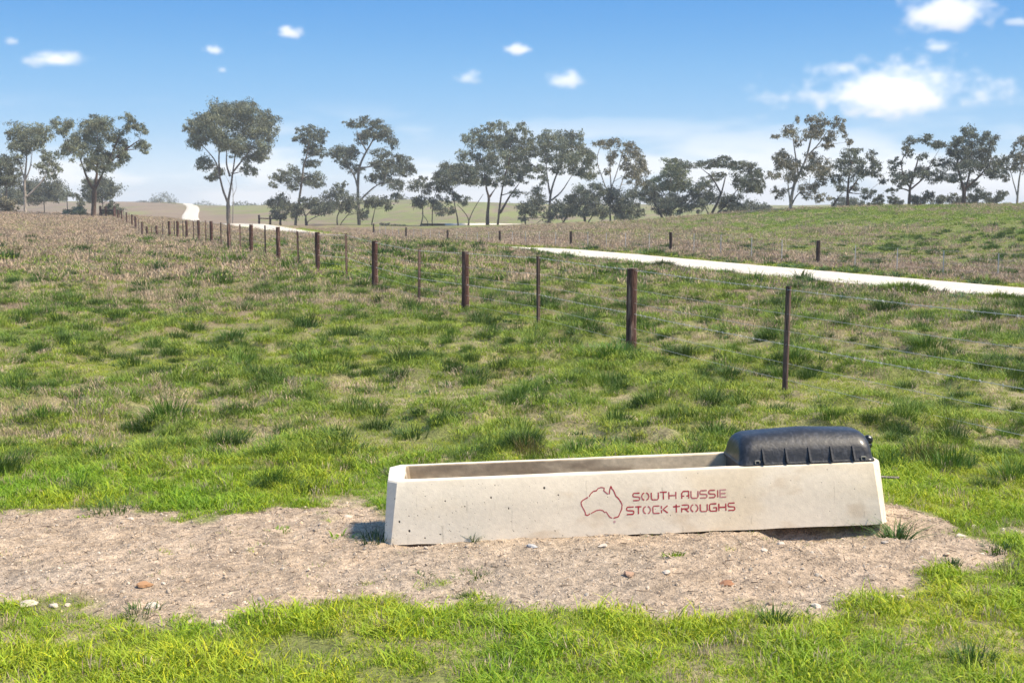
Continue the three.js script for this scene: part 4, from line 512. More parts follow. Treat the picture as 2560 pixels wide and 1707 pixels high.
['far_bush','low far bush seen between the stems of the two-stemmed gum',-8.15,330,'dark',[[[0.0,-1.18],[0.0,-0.53]]],[[0.0,-0.53,1.51,0.65],[-0.9,-0.79,0.75,0.39],[0.9,-0.79,0.75,0.39]],0.4,1,0.08],
['far_bush','far hill bush behind the pale layered gum',-45.6,395,'dark',[[[0.0,-0.2],[0.02,0.96]]],[[0.02,0.96,1.96,1.18],[-1.16,0.5,0.98,0.71],[1.18,0.5,0.98,0.71]],0.4,1,0.08]
];

const BARK = { white: [0.56, 0.52, 0.45], pale: [0.42, 0.385, 0.33], grey: [0.25, 0.22, 0.185], brown: [0.15, 0.1, 0.072], dark: [0.085, 0.075, 0.065] };
const LEAF = [[0.16, 0.19, 0.125], [0.115, 0.14, 0.097], [0.17, 0.168, 0.108], [0.175, 0.215, 0.12]];
const barkMat = new THREE.MeshStandardMaterial({ name: 'bark', vertexColors: true, map: barkMap, bumpMap: barkBump, bumpScale: 0.02, roughness: 0.95 });
const leafMat = new THREE.MeshPhysicalMaterial({ name: 'leaves', vertexColors: true, roughness: 0.85, transmission: 0.3, thickness: 0, side: THREE.DoubleSide });
TREES.forEach(([name, label, x, d, bark, stems, clumps, dens, tone, r0], n) => {
  const R = rng(900 + n * 17), gy = groundY(x, -d), t = thing(name, label, /bush|brush/.test(name) ? 'bush' : 'tree', x, gy, -d), wood = new Geo(), col = BARK[bark], nodes = [];
  const spread = Math.max(...clumps.map((c) => Math.abs(c[0]) + c[2])), yTop = Math.max(...clumps.map((c) => c[1] + c[3])) - gy;
  const low = /bush|brush|far/.test(name);
  stems.forEach((line, k) => {
    let zz = 0; const dz = k ? (R() - 0.5) * spread * 0.5 : 0, pts = line.map(([px, py], m) => { zz = k && m ? dz * m / (line.length - 1) : 0; return new THREE.Vector3(px, py - gy, zz); });
    if (line[0][1] - gy < 1.2 || k === 0) pts.unshift(new THREE.Vector3(pts[0].x + (R() - 0.5) * 0.1, Math.min(-0.3, pts[0].y - 0.5), pts[0].z));
    const len = line.length, hFrac = clamp((pts[0].y) / Math.max(yTop, 1)), a = r0 * (k ? 0.62 : 1) * (1 - 0.5 * hFrac), b = Math.max(0.03, a * (k ? 0.3 : stems.length > 1 && len < 4 ? 0.8 : 0.3));
    limb(wood, pts, a, b, col, 7, n * 31 + k);
    const c = new THREE.CatmullRomCurve3(pts); for (let s = 2; s <= 12; s++) { const p = c.getPoint(s / 12); if (p.y > 0.2 * yTop || low) nodes.push([p, mix(a, b, s / 12)]); }
  });
  const fat = name === 'small_tree' ? 1.32 : 1.2, P = [], C = [], I = [], base = LEAF[tone], sizeUp = clamp(d / 140, 0.85, 4.2), v = new THREE.Vector3(), e1 = new THREE.Vector3(), e2 = new THREE.Vector3();
  const cl = clumps.map(([cx, cy, rx, ry]) => ({ p: new THREE.Vector3(cx, cy - gy, (R() - 0.5) * 1.25 * Math.sqrt(Math.max(0.15, 1 - ((cx) / (spread + 0.5)) ** 2)) * Math.min(spread, yTop * 0.42)), rx: rx * fat, ry: ry * fat }));
  cl.sort((a, b) => Math.hypot(a.p.x, a.p.y) - Math.hypot(b.p.x, b.p.y));
  for (const c of cl) {
    if (!low) {
      let best = null, bd = 1e9; for (const nd of nodes) { const dist = nd[0].distanceTo(c.p) + Math.max(0, nd[0].y - c.p.y + 0.2) * 2.2; if (dist < bd) { bd = dist; best = nd; } }
      if (best && bd > 0.15) { const mid = best[0].clone().lerp(c.p, 0.5); mid.y += (R() - 0.3) * 0.18 * bd; mid.x += (R() - 0.5) * 0.15 * bd; const ra = Math.min(best[1] * 0.7, 0.03 + 0.025 * bd); limb(wood, [best[0], mid, c.p], Math.max(0.025, ra), 0.012, col, 4, n * 7 + nodes.length); nodes.push([mid, ra * 0.7], [c.p, 0.03]); }
      for (let k = 0; k < 3; k++) { const q = c.p.clone().add(v.set((R() - 0.5) * 1.7 * c.rx, (R() - 0.2) * 1.1 * c.ry, (R() - 0.5) * 1.6 * c.rx)); limb(wood, [c.p, c.p.clone().lerp(q, 0.5).add(v.set(0, 0.06, 0)), q], 0.02, 0.008, col, 3, n + k); }
    }
    const rz = c.rx, sub = [], ns = Math.max(7, Math.round(10 + 9 * c.rx * c.ry));
    for (let k = 0; k < ns; k++) { const th = R() * 6.283, u = R() * 2 - 1, s = Math.sqrt(1 - u * u), rad = 0.4 + 0.62 * R(); sub.push([c.p.x + Math.cos(th) * s * c.rx * rad, c.p.y + (u * 0.9 + 0.12) * c.ry * rad, c.p.z + Math.sin(th) * s * rz * rad, 0.17 + 0.2 * R(), 0.6 + 0.8 * R(), R() * 0.12]); }
    const leafL = 0.25 * sizeUp, leafW = 0.1 * sizeUp, N = Math.round(dens * 5.3 * Math.PI * c.rx * c.ry / (leafL * leafW * 0.55) / 1.6);
    for (let k = 0; k < N; k++) {
      const s = sub[Math.floor(R() * ns)], g = () => (R() + R() + R() - 1.5) * 1.15;
      const x0 = s[0] + g() * s[3] * c.rx, y0 = s[1] + g() * s[3] * c.ry * 0.9, z0 = s[2] + g() * s[3] * rz;
      e1.set(R() - 0.5, -0.35 - R() * 0.7, R() - 0.5).normalize().multiplyScalar(leafL * (0.6 + 0.8 * R())); e2.set(R() - 0.5, (R() - 0.5) * 0.6, R() - 0.5).cross(e1).normalize().multiplyScalar(leafW * (0.6 + 0.7 * R()));
      const o = P.length / 3, m = s[4] * (0.75 + 0.5 * R());
      P.push(x0, y0, z0, x0 + e1.x * 0.45 + e2.x * 0.5, y0 + e1.y * 0.45 + e2.y * 0.5, z0 + e1.z * 0.45 + e2.z * 0.5, x0 + e1.x, y0 + e1.y, z0 + e1.z, x0 + e1.x * 0.5 - e2.x * 0.5, y0 + e1.y * 0.5 - e2.y * 0.5, z0 + e1.z * 0.5 - e2.z * 0.5);
      for (let q = 0; q < 4; q++) C.push(base[0] * m * (1 + s[5]), base[1] * m, base[2] * m * (1 - s[5]));
      I.push(o, o + 1, o + 2, o, o + 2, o + 3);
    }
  }
  part(name === 'brush_pile' ? 'branches' : low ? 'stem' : 'trunk', wood.build(), barkMat, t);
  const g = new THREE.BufferGeometry(); g.setAttribute('position', new THREE.Float32BufferAttribute(P, 3)); g.setAttribute('color', new THREE.Float32BufferAttribute(C, 3)); g.setIndex(I); g.computeVertexNormals();
  part(low ? 'foliage' : 'crown', g, leafMat, t);
});
{
  const x = -38.3, d = 165, t = thing('dead_sapling', 'bare grey dead sapling between the hazy thicket and the brown-trunked gum', 'tree', x, groundY(x, -d), -d), g = new Geo(), V = (a, b, c) => new THREE.Vector3(a, b, c);
  limb(g, [V(0, -0.3, 0), V(0.1, 2, 0), V(0.2, 4.6, 0.1), V(-0.1, 7.5, 0)], 0.09, 0.02, [0.3, 0.28, 0.25], 5, 5);
  limb(g, [V(0.2, 4.6, 0.1), V(-0.4, 6, 0.2), V(-0.9, 7, 0.2)], 0.04, 0.012, [0.3, 0.28, 0.25], 4, 6); limb(g, [V(0.15, 3.8, 0.1), V(0.6, 5, -0.2), V(0.5, 6.6, -0.2)], 0.04, 0.012, [0.3, 0.28, 0.25], 4, 7);
  part('trunk', g.build(), barkMat, t);
}

// ---------------------------------------------------------------- grass: tufts of bent blades, scattered
const grassMat = new THREE.MeshPhysicalMaterial({ name: 'grass_blades', vertexColors: true, roughness: 0.62, transmission: 0.42, thickness: 0, side: THREE.DoubleSide, specularIntensity: 0.4 });
const strawMat = new THREE.MeshPhysicalMaterial({ name: 'dry_straw', vertexColors: true, roughness: 0.9, transmission: 0.2, thickness: 0, side: THREE.DoubleSide });
function tuft(seed, { n, r, h0, h1, w, lean = 0.6, segs = 3, head = 0, tones = [[1, 1, 1]], out = 0 }) {
  const R = rng(seed), g = new Geo();
  for (let k = 0; k < n; k++) {
    const a = R() * 6.283, rr = r * Math.sqrt(R()), bx = Math.cos(a) * rr, bz = Math.sin(a) * rr, h = mix(h0, h1, R() * R() * 0.6 + R() * 0.4) * (1 - 0.35 * rr / r), dir = out ? a + (R() - 0.5) * 1.6 : R() * 6.283, le = h * lean * (0.25 + R()) * (out ? 0.5 + rr / r : 1), face = dir + 1.57 + (R() - 0.5) * 1.2;
    const fx = Math.cos(face) * w * 0.5, fz = Math.sin(face) * w * 0.5, tn = tones[Math.floor(R() * tones.length)], m = 0.78 + 0.44 * R(), c = tn.map((v) => v * m), droop = R() * 0.35;
    let prev = null;
    for (let s = 0; s <= segs; s++) {
      const t = s / segs, y = h * (t - droop * lean * t * t * t), o = le * t * t, x = bx + Math.cos(dir) * o, z = bz + Math.sin(dir) * o;
      let ww = 1 - t * t; if (head) ww = s === segs - 1 ? head : s === segs ? 0 : 0.7;
      if (s === segs) { const i = g.v(x, y, z, c); g.tri(prev[0], prev[1], i); } else { const i = g.v(x - fx * ww, y, z - fz * ww, c), j = g.v(x + fx * ww, y, z + fz * ww, c); if (prev) g.quad(prev[0], prev[1], j, i); prev = [i, j]; }
    }
  }
  return g.build();
}
const yel = [[1, 1, 1], [1, 1, 1], [0.92, 0.98, 1], [1.08, 1.05, 0.9], [1, 1, 1], [0.85, 0.95, 1.05], [1.5, 1.22, 0.8]], grn = [[1, 1, 1], [0.8, 0.92, 1.1], [1.1, 1.06, 0.9], [0.9, 1, 1], [1.25, 1.1, 0.9]], dryT = [[1, 1, 1], [0.85, 0.8, 0.8], [1.2, 1.15, 1.05], [0.95, 0.85, 0.8]];
const KIND = {
  short_grass: { m: grassMat, v: [1, 2, 3].map((s) => tuft(s, { n: 30, r: 0.065, h0: 0.018, h1: 0.085, w: 0.0044, lean: 1.2, tones: yel })) },
  meadow_grass: { m: grassMat, v: [4, 5, 6].map((s) => tuft(s, { n: 40, r: 0.1, h0: 0.02, h1: 0.115, w: 0.0052, lean: 1.1, tones: grn })) },
  tall_grass: { m: grassMat, v: [7, 8, 9].map((s) => tuft(s, { n: 120, r: 0.12, h0: 0.05, h1: 0.2, w: 0.005, lean: 0.85, out: 1, tones: grn })) },
  dry_grass: { m: strawMat, v: [10, 11, 12].map((s) => tuft(s, { n: 24, r: 0.11, h0: 0.08, h1: 0.3, w: 0.0042, lean: 0.4, segs: 4, head: 1.5, tones: dryT })) },
  sprouts: { m: grassMat, v: [25, 26].map((s) => tuft(s, { n: 8, r: 0.05, h0: 0.015, h1: 0.05, w: 0.0032, lean: 1.4, out: 1, tones: grn })) },
  broadleaf_weed: { m: grassMat, v: [13, 14, 15].map((s) => tuft(s, { n: 34, r: 0.09, h0: 0.02, h1: 0.08, w: 0.014, lean: 1.3, out: 1, tones: [[1, 1, 1], [0.9, 1, 1.05]] })) },
  distant_grass: { m: grassMat, v: [16, 17, 18].map((s) => tuft(s, { n: 40, r: 0.36, h0: 0.04, h1: 0.16, w: 0.02, lean: 0.8, segs: 2, tones: grn })) },
  distant_dry_grass: { m: strawMat, v: [19, 20, 21].map((s) => tuft(s, { n: 40, r: 0.36, h0: 0.08, h1: 0.34, w: 0.014, lean: 0.45, segs: 3, head: 1.4, tones: dryT })) },
  distant_tussock: { m: grassMat, v: [22, 23, 24].map((s) => tuft(s, { n: 70, r: 0.22, h0: 0.1, h1: 0.34, w: 0.02, lean: 0.7, segs: 2, out: 1, tones: grn })) },
};
const spots = {}; for (const k in KIND) spots[k] = KIND[k].v.map(() => []);
const GR = rng(2024);
function put(kind, x, d, s, c, sy = 1) { const l = spots[kind]; l[Math.floor(GR() * l.length)].push([x, d, s * (0.75 + 0.5 * GR()), c, GR() * 6.283, sy]); }
const tone = (a, b, t, j = 0.25) => { const m = 1 - j / 2 + j * GR(); return [0, 1, 2].map((k) => mix(a[k], b[k], t) * m); };
const LAWN = [[0.22, 0.38, 0.022], [0.42, 0.5, 0.032]], FIELD = [[0.18, 0.3, 0.04], [0.36, 0.43, 0.06]], DARK = [[0.068, 0.135, 0.022], [0.13, 0.22, 0.03]], DRY = [[0.52, 0.42, 0.3], [0.36, 0.275, 0.19]], WEED = [[0.08, 0.15, 0.045], [0.13, 0.21, 0.05]];
const onTrough = (x, d) => { const dx = x - TR.x, dd = d - TR.d, u = dx * Math.cos(TR.yaw) + dd * Math.sin(TR.yaw), v = -dx * Math.sin(TR.yaw) + dd * Math.cos(TR.yaw); return Math.abs(u) < 1.37 && Math.abs(v) < 0.255; };
const laneOff = (x, d) => Math.abs(x + SK * d - 23.7) / 1.073;
function brownness(x, d) {                 // share of dry straw among the growth
  const q = x + SK * d, n = fbm(x / 4.5, d / 4.5, 201, 3) * 0.65 + fbm(x / 1.1, d / 1.1, 205, 2) * 0.35;
  let b = q < 7 ? lin([[8, 0.02], [13, 0.1], [22, 0.28], [38, 0.52], [65, 0.82], [110, 0.95]])(d) : q < 21.5 ? lin([[10, 0.1], [25, 0.2], [45, 0.34], [80, 0.62], [140, 0.9]])(d) : q < 26 ? 0.12 : q < 39 ? lin([[26, 0.35], [29, 0.85], [36, 0.85], [39, 0.55]])(q) : mix(0.1, 0.8, S(30, -10, x));
  if (laneOff(x, d) < 3.4) b *= 0.25;
  return clamp(b + (n - 0.5) * 1.15);
}
function scatter(d0, d1, density, f) { const half = (d) => 0.47 * d + 1.6, a = 0.47 * (d1 * d1 - d0 * d0) + 3.2 * (d1 - d0), n = Math.round(a * density); for (let k = 0; k < n;) { const d = mix(d0, d1, GR()), w = half(d); if (GR() > w / half(d1)) continue; k++; f((GR() * 2 - 1) * w, d); } }
// turf near the trough
scatter(3.6, 8.6, 820, (x, d) => {
  const dm = dirtiness(x, d); if (GR() < dm * 0.994 + (dm > 0.5 ? 0.004 : 0) || onTrough(x, d)) return;
  const patch = fbm(x * 1.6, d * 1.6, 211, 3), bare = d > 6.7 ? S(0.6, 0.72, fbm(x * 1.3, d * 1.3, 215, 4)) : S(0.67, 0.8, fbm(x * 2.4, d * 2.4, 216, 4) + 0.08 * S(0.3, -1.6, x)); if (GR() < bare * (d > 7 ? 0.75 * (1 - mound(x, d)) : 0.8)) return;
  const back = S(7.4, 8.6, d) * (x < 1.9 ? 1 : 0.3);
  const c = tone(tone(...LAWN, clamp(patch * 1.5 - 0.25), 0), FIELD[GR() < 0.5 ? 0 : 1], back * 0.9, 0.3);
  if (GR() < 0.03) put('dry_grass', x, d, 0.45, tone(...DRY, GR())); else put('short_grass', x, d, mix(1, 0.5, S(0, 0.5, dm)) * (0.68 + 0.62 * S(0.3, 0.7, fbm(x * 4.5, d * 4.5, 213, 3))), c);
});
scatter(3.6, 8.6, 3.4, (x, d) => { const dm = dirtiness(x, d); if (onTrough(x, d) || GR() < dm) return; put(GR() < 0.35 ? 'broadleaf_weed' : 'tall_grass', x, d, GR() < 0.5 ? 0.5 : 0.36, tone(...DARK, GR())); });
scatter(4.7, 7, 26, (x, d) => { if (onTrough(x, d) || dirtiness(x, d) < 0.4 || GR() > S(0.4, 0.62, fbm(x * 1.8, d * 1.8, 219, 3)) + 0.12) return; put('sprouts', x, d, 0.8, tone(DARK[1], FIELD[1], GR() * 0.7)); });
scatter(4.9, 7, 2.2, (x, d) => { if (onTrough(x, d) || dirtiness(x, d) < 0.5) return; put(GR() < 0.4 ? 'broadleaf_weed' : 'short_grass', x, d, 0.6, tone(...LAWN, GR() * 0.6)); });
// the paddock
const growth = (far) => (x, d) => {
  const lo = laneOff(x, d); if (lo < 1.62 + 0.5 * (noise(x * 1.3, d * 1.3, 231) - 0.3)) return;
  const b = brownness(x, d), near = d < 26, sc = near ? mix(1, 1.5, S(9, 24, d)) : mix(0.9, 1.5, S(28, 90, d)), patch = fbm(x / 2.2, d / 2.2, 241, 3), verge = S(4, 2, lo);
  if (d < 16 && GR() < S(0.62, 0.75, fbm(x * 0.9, d * 0.9, 245, 4)) * 0.7 * (1 - mound(x, d))) return;
  if (GR() < b * 0.8) put(far ? 'distant_dry_grass' : 'dry_grass', x, d, sc * (near ? 0.72 : 0.9), tone(...DRY, GR(), 0.4), near ? mix(0.55, 1.05, b) : 1);
  else put(far ? 'distant_grass' : 'meadow_grass', x, d, sc * (0.6 + 0.45 * mound(x, d)), tone(tone(...FIELD, clamp(patch * 1.6 - 0.3 + 0.25 * GR() - 0.3 * mound(x, d)), 0), LAWN[1], verge * 0.5 + 0.25 * GR(), 0.35));
};
scatter(8.4, 14, 210, growth(false)); scatter(14, 26, 80, growth(false)); scatter(26, 50, 17, growth(true)); scatter(50, 128, 6.5, growth(true));
const clumpy = (far, s) => (x, d) => { const lo = laneOff(x, d); if (lo < 1.9 || GR() < brownness(x, d) * 0.75 || GR() > 0.12 + mound(x, d)) return; put(far ? 'distant_tussock' : 'tall_grass', x, d, s * (0.55 + 0.9 * GR() * GR()), tone(tone(...DARK, GR(), 0), FIELD[1], GR() * 0.45, 0.3)); };
scatter(7.6, 16, 24, clumpy(false, 0.85)); scatter(16, 28, 10, clumpy(false, 1.2)); scatter(28, 60, 1.8, clumpy(true, 0.95)); scatter(60, 120, 0.5, clumpy(true, 1.25));
const tussock = (kind, s) => (x, d) => { if (laneOff(x, d) < 2 || onTrough(x, d) || dirtiness(x, d) > 0.1 || GR() < brownness(x, d) * 0.6) return; const t = s * (0.6 + 0.9 * GR() * GR()), c = tone(...DARK, GR(), 0.4); for (let k = 0; k < 3; k++) put(kind, x + (GR() - 0.5) * 0.12 * s, d + (GR() - 0.5) * 0.12 * s, t, c, 1.1); };
scatter(7.2, 16, 3.4, tussock('tall_grass', 1.0)); scatter(16, 30, 1.8, tussock('tall_grass', 1.4)); scatter(30, 70, 0.5, tussock('distant_tussock', 1.15));
scatter(8.4, 24, 1.6, (x, d) => { if (brownness(x, d) > 0.35 && laneOff(x, d) > 2.2) put('dry_grass', x, d, 1.15, tone(...DRY, GR(), 0.4), 1.15); });
scatter(18, 60, 0.9, (x, d) => { const lo = laneOff(x, d); if (lo > 1.75 && lo < 3.4) for (let k = 0; k < 5; k++) put('broadleaf_weed', x + (GR() - 0.5) * 0.8, d + (GR() - 0.5) * 0.8, 2.4, tone(...WEED, GR())); });
scatter(8.4, 20, 1.2, (x, d) => { if (laneOff(x, d) > 3) put('broadleaf_weed', x, d, 1.0, tone(...WEED, GR())); });
{
  const LB = { sprouts: 'sparse dark green sprouts scattered over the bare dirt', short_grass: 'short bright yellow-green turf in the foreground and round the dirt patch', meadow_grass: 'green paddock grass between the trough and the fence', tall_grass: 'scattered darker grass tufts across the paddock', dry_grass: 'dry straw-coloured grass stalks in the paddock', broadleaf_weed: 'low broad-leaved weeds in the turf and along the lane', distant_grass: 'green pasture on the far paddock and right hill', distant_dry_grass: 'pinkish brown dry grass on the far left paddock', distant_tussock: 'dark grass tussocks dotting the far paddock and hill' };
  const M = new THREE.Matrix4(), Q = new THREE.Quaternion(), E = new THREE.Euler(), col = new THREE.Color();
  for (const k in KIND) KIND[k].v.forEach((g, n) => {
    const list = spots[k][n], o = new THREE.InstancedMesh(g, KIND[k].m, list.length); o.name = numbered(k); o.castShadow = o.receiveShadow = true;
    list.forEach(([x, d, s, c, a, sy], i) => { E.set((hash(i, 1, n) - 0.5) * 0.7, a, (hash(i, 2, n) - 0.5) * 0.7); M.compose(new THREE.Vector3(x, groundY(x, -d) - 0.006, -d), Q.setFromEuler(E), new THREE.Vector3(s, s * sy, s)); o.setMatrixAt(i, M); o.setColorAt(i, col.setRGB(...c)); });
    scene.add(o); tag(o, LB[k], 'grass', 'grass of the paddock', 'stuff');
    console.log(o.name, list.length, g.index.count / 3);
  });
}
// clumps that stand out one by one
function grassClump(label, x, d, o, c, name = 'grass_clump') { const g = tuft(Math.round(x * 100 + d * 1000), { n: 120, r: 0.07, h0: 0.04, h1: 0.17, w: 0.005, lean: 0.9, out: 1, segs: 4, tones: grn, ...o }), m = grassMat.clone(); m.color.setRGB(...c); const t = part(numbered(name), g, m, scene); t.position.set(x, groundY(x, -d) - 0.005, -d); tag(t, label, 'grass clump'); }
grassClump('leafy green clump at the upper edge of the dirt, left of the trough', -2.33, 6.83, { n: 190, r: 0.17, h1: 0.13 }, [0.120, 0.217, 0.036]);
grassClump('dark scruffy grass clump against the left end of the trough', -0.72, 6.15, { n: 110, r: 0.1, h1: 0.12 }, [0.080, 0.131, 0.030]);
grassClump('spiky little tuft at the foot of the trough front, near its left end', -0.2, 6.11, { n: 50, r: 0.03, h1: 0.12, lean: 1.1 }, [0.080, 0.145, 0.036]);
grassClump('flat green patch of grass on the dirt in front of the trough', -0.17, 5.56, { n: 90, r: 0.12, h0: 0.02, h1: 0.05 }, [0.144, 0.232, 0.048]);
grassClump('tiny green patch left of the flat patch in front of the trough', -0.43, 5.54, { n: 40, r: 0.06, h0: 0.02, h1: 0.04 }, [0.128, 0.203, 0.048]);
grassClump('upright dark tuft at the lower edge of the dirt, below the lettering', 1.11, 4.9, { n: 90, r: 0.07, h1: 0.19, lean: 0.6 }, [0.096, 0.189, 0.036]);
grassClump('big glossy arching clump at the right foot of the trough', 2.0, 6.09, { n: 130, r: 0.07, h0: 0.1, h1: 0.26, lean: 1.2, w: 0.007 }, [0.072, 0.145, 0.030]);
grassClump('long grass hanging in the hollow under the right end of the trough', 1.88, 6.33, { n: 40, r: 0.1, h0: 0.06, h1: 0.16, lean: 1.2, w: 0.006 }, [0.080, 0.160, 0.036]);
grassClump('dark clump at the right edge of the photo beside the dirt', 2.48, 5.93, { n: 120, r: 0.1, h1: 0.1 }, [0.080, 0.145, 0.036]);
grassClump('second dark clump at the right edge, just below the first', 2.38, 5.58, { n: 110, r: 0.1, h1: 0.1 }, [0.112, 0.145, 0.036]);
grassClump('small round tuft alone on the dirt right of the trough', 2.12, 5.63, { n: 80, r: 0.05, h1: 0.07 }, [0.088, 0.160, 0.042]);
grassClump('dark tuft in the foreground turf near the lower right corner', 1.79, 4.47, { n: 130, r: 0.09, h1: 0.15 }, [0.080, 0.160, 0.030]);
grassClump('dark grass clump in the turf left of the white stone at the dirt edge', -1.61, 5.01, { n: 70, r: 0.1, h1: 0.09 }, [0.096, 0.160, 0.036]);
grassClump('bushy dark clump above the left end of the trough', -0.77, 9.02, { n: 170, r: 0.17, h1: 0.22, w: 0.007 }, [0.080, 0.152, 0.034]);
grassClump('wide dark clump in the paddock left of the trough, beside a bare spot', -1.2, 8.34, { n: 190, r: 0.22, h1: 0.2, w: 0.007 }, [0.072, 0.145, 0.036]);
grassClump('dark clump between the two bushy clumps further left in the paddock', -1.7, 8.7, { n: 150, r: 0.16, h1: 0.17, w: 0.007 }, [0.088, 0.167, 0.036]);
grassClump('broad low clump left of the three dark clumps in the paddock', -2.17, 8.99, { n: 160, r: 0.2, h1: 0.15, w: 0.007 }, [0.096, 0.181, 0.036]);
grassClump('grey-brown seeding clump just behind the middle of the trough', 0.12, 8.2, { n: 110, r: 0.1, h0: 0.1, h1: 0.26, lean: 0.5 }, [0.240, 0.203, 0.084]);
grassClump('tall seeding clump right of the black cover', 2.86, 8.13, { n: 150, r: 0.16, h0: 0.12, h1: 0.32, lean: 0.45 }, [0.208, 0.203, 0.060]);
grassClump('thick bright grass clump round the foot of the nearest timber post', 1.11, 13.57, { n: 260, r: 0.4, h0: 0.1, h1: 0.25, w: 0.01 }, [0.128, 0.261, 0.036]);
grassClump('bright rounded clump in the paddock left of the nearest timber post', -2.1, 13.49, { n: 260, r: 0.4, h0: 0.08, h1: 0.24, w: 0.012 }, [0.192, 0.304, 0.036]);
grassClump('clump of tall grass at the right edge behind the dirt', 3.23, 7.6, { n: 170, r: 0.15, h0: 0.1, h1: 0.27, w: 0.007 }, [0.144, 0.246, 0.036]);
grassClump('single low clump behind the front of the black cover', 0.88, 8.74, { n: 130, r: 0.14, h1: 0.15, w: 0.007 }, [0.096, 0.174, 0.036]);
grassClump('left of the two bright green grass mounds on the near edge of the lane', 9.35, 28.6, { n: 900, r: 0.62, h0: 0.25, h1: 0.5, w: 0.022, lean: 0.6 }, [0.16, 0.24, 0.025], 'grass_mound');
grassClump('right of the two bright green grass mounds on the near edge of the lane', 10.6, 26.0, { n: 900, r: 0.6, h0: 0.2, h1: 0.4, w: 0.022, lean: 0.6 }, [0.17, 0.235, 0.025], 'grass_mound');
grassClump('dark green bush-like tussock on the near edge of the lane behind the nearest timber post', 5.2, 41.5, { n: 500, r: 0.4, h0: 0.2, h1: 0.5, w: 0.03, lean: 0.6 }, [0.09, 0.13, 0.035], 'grass_mound');
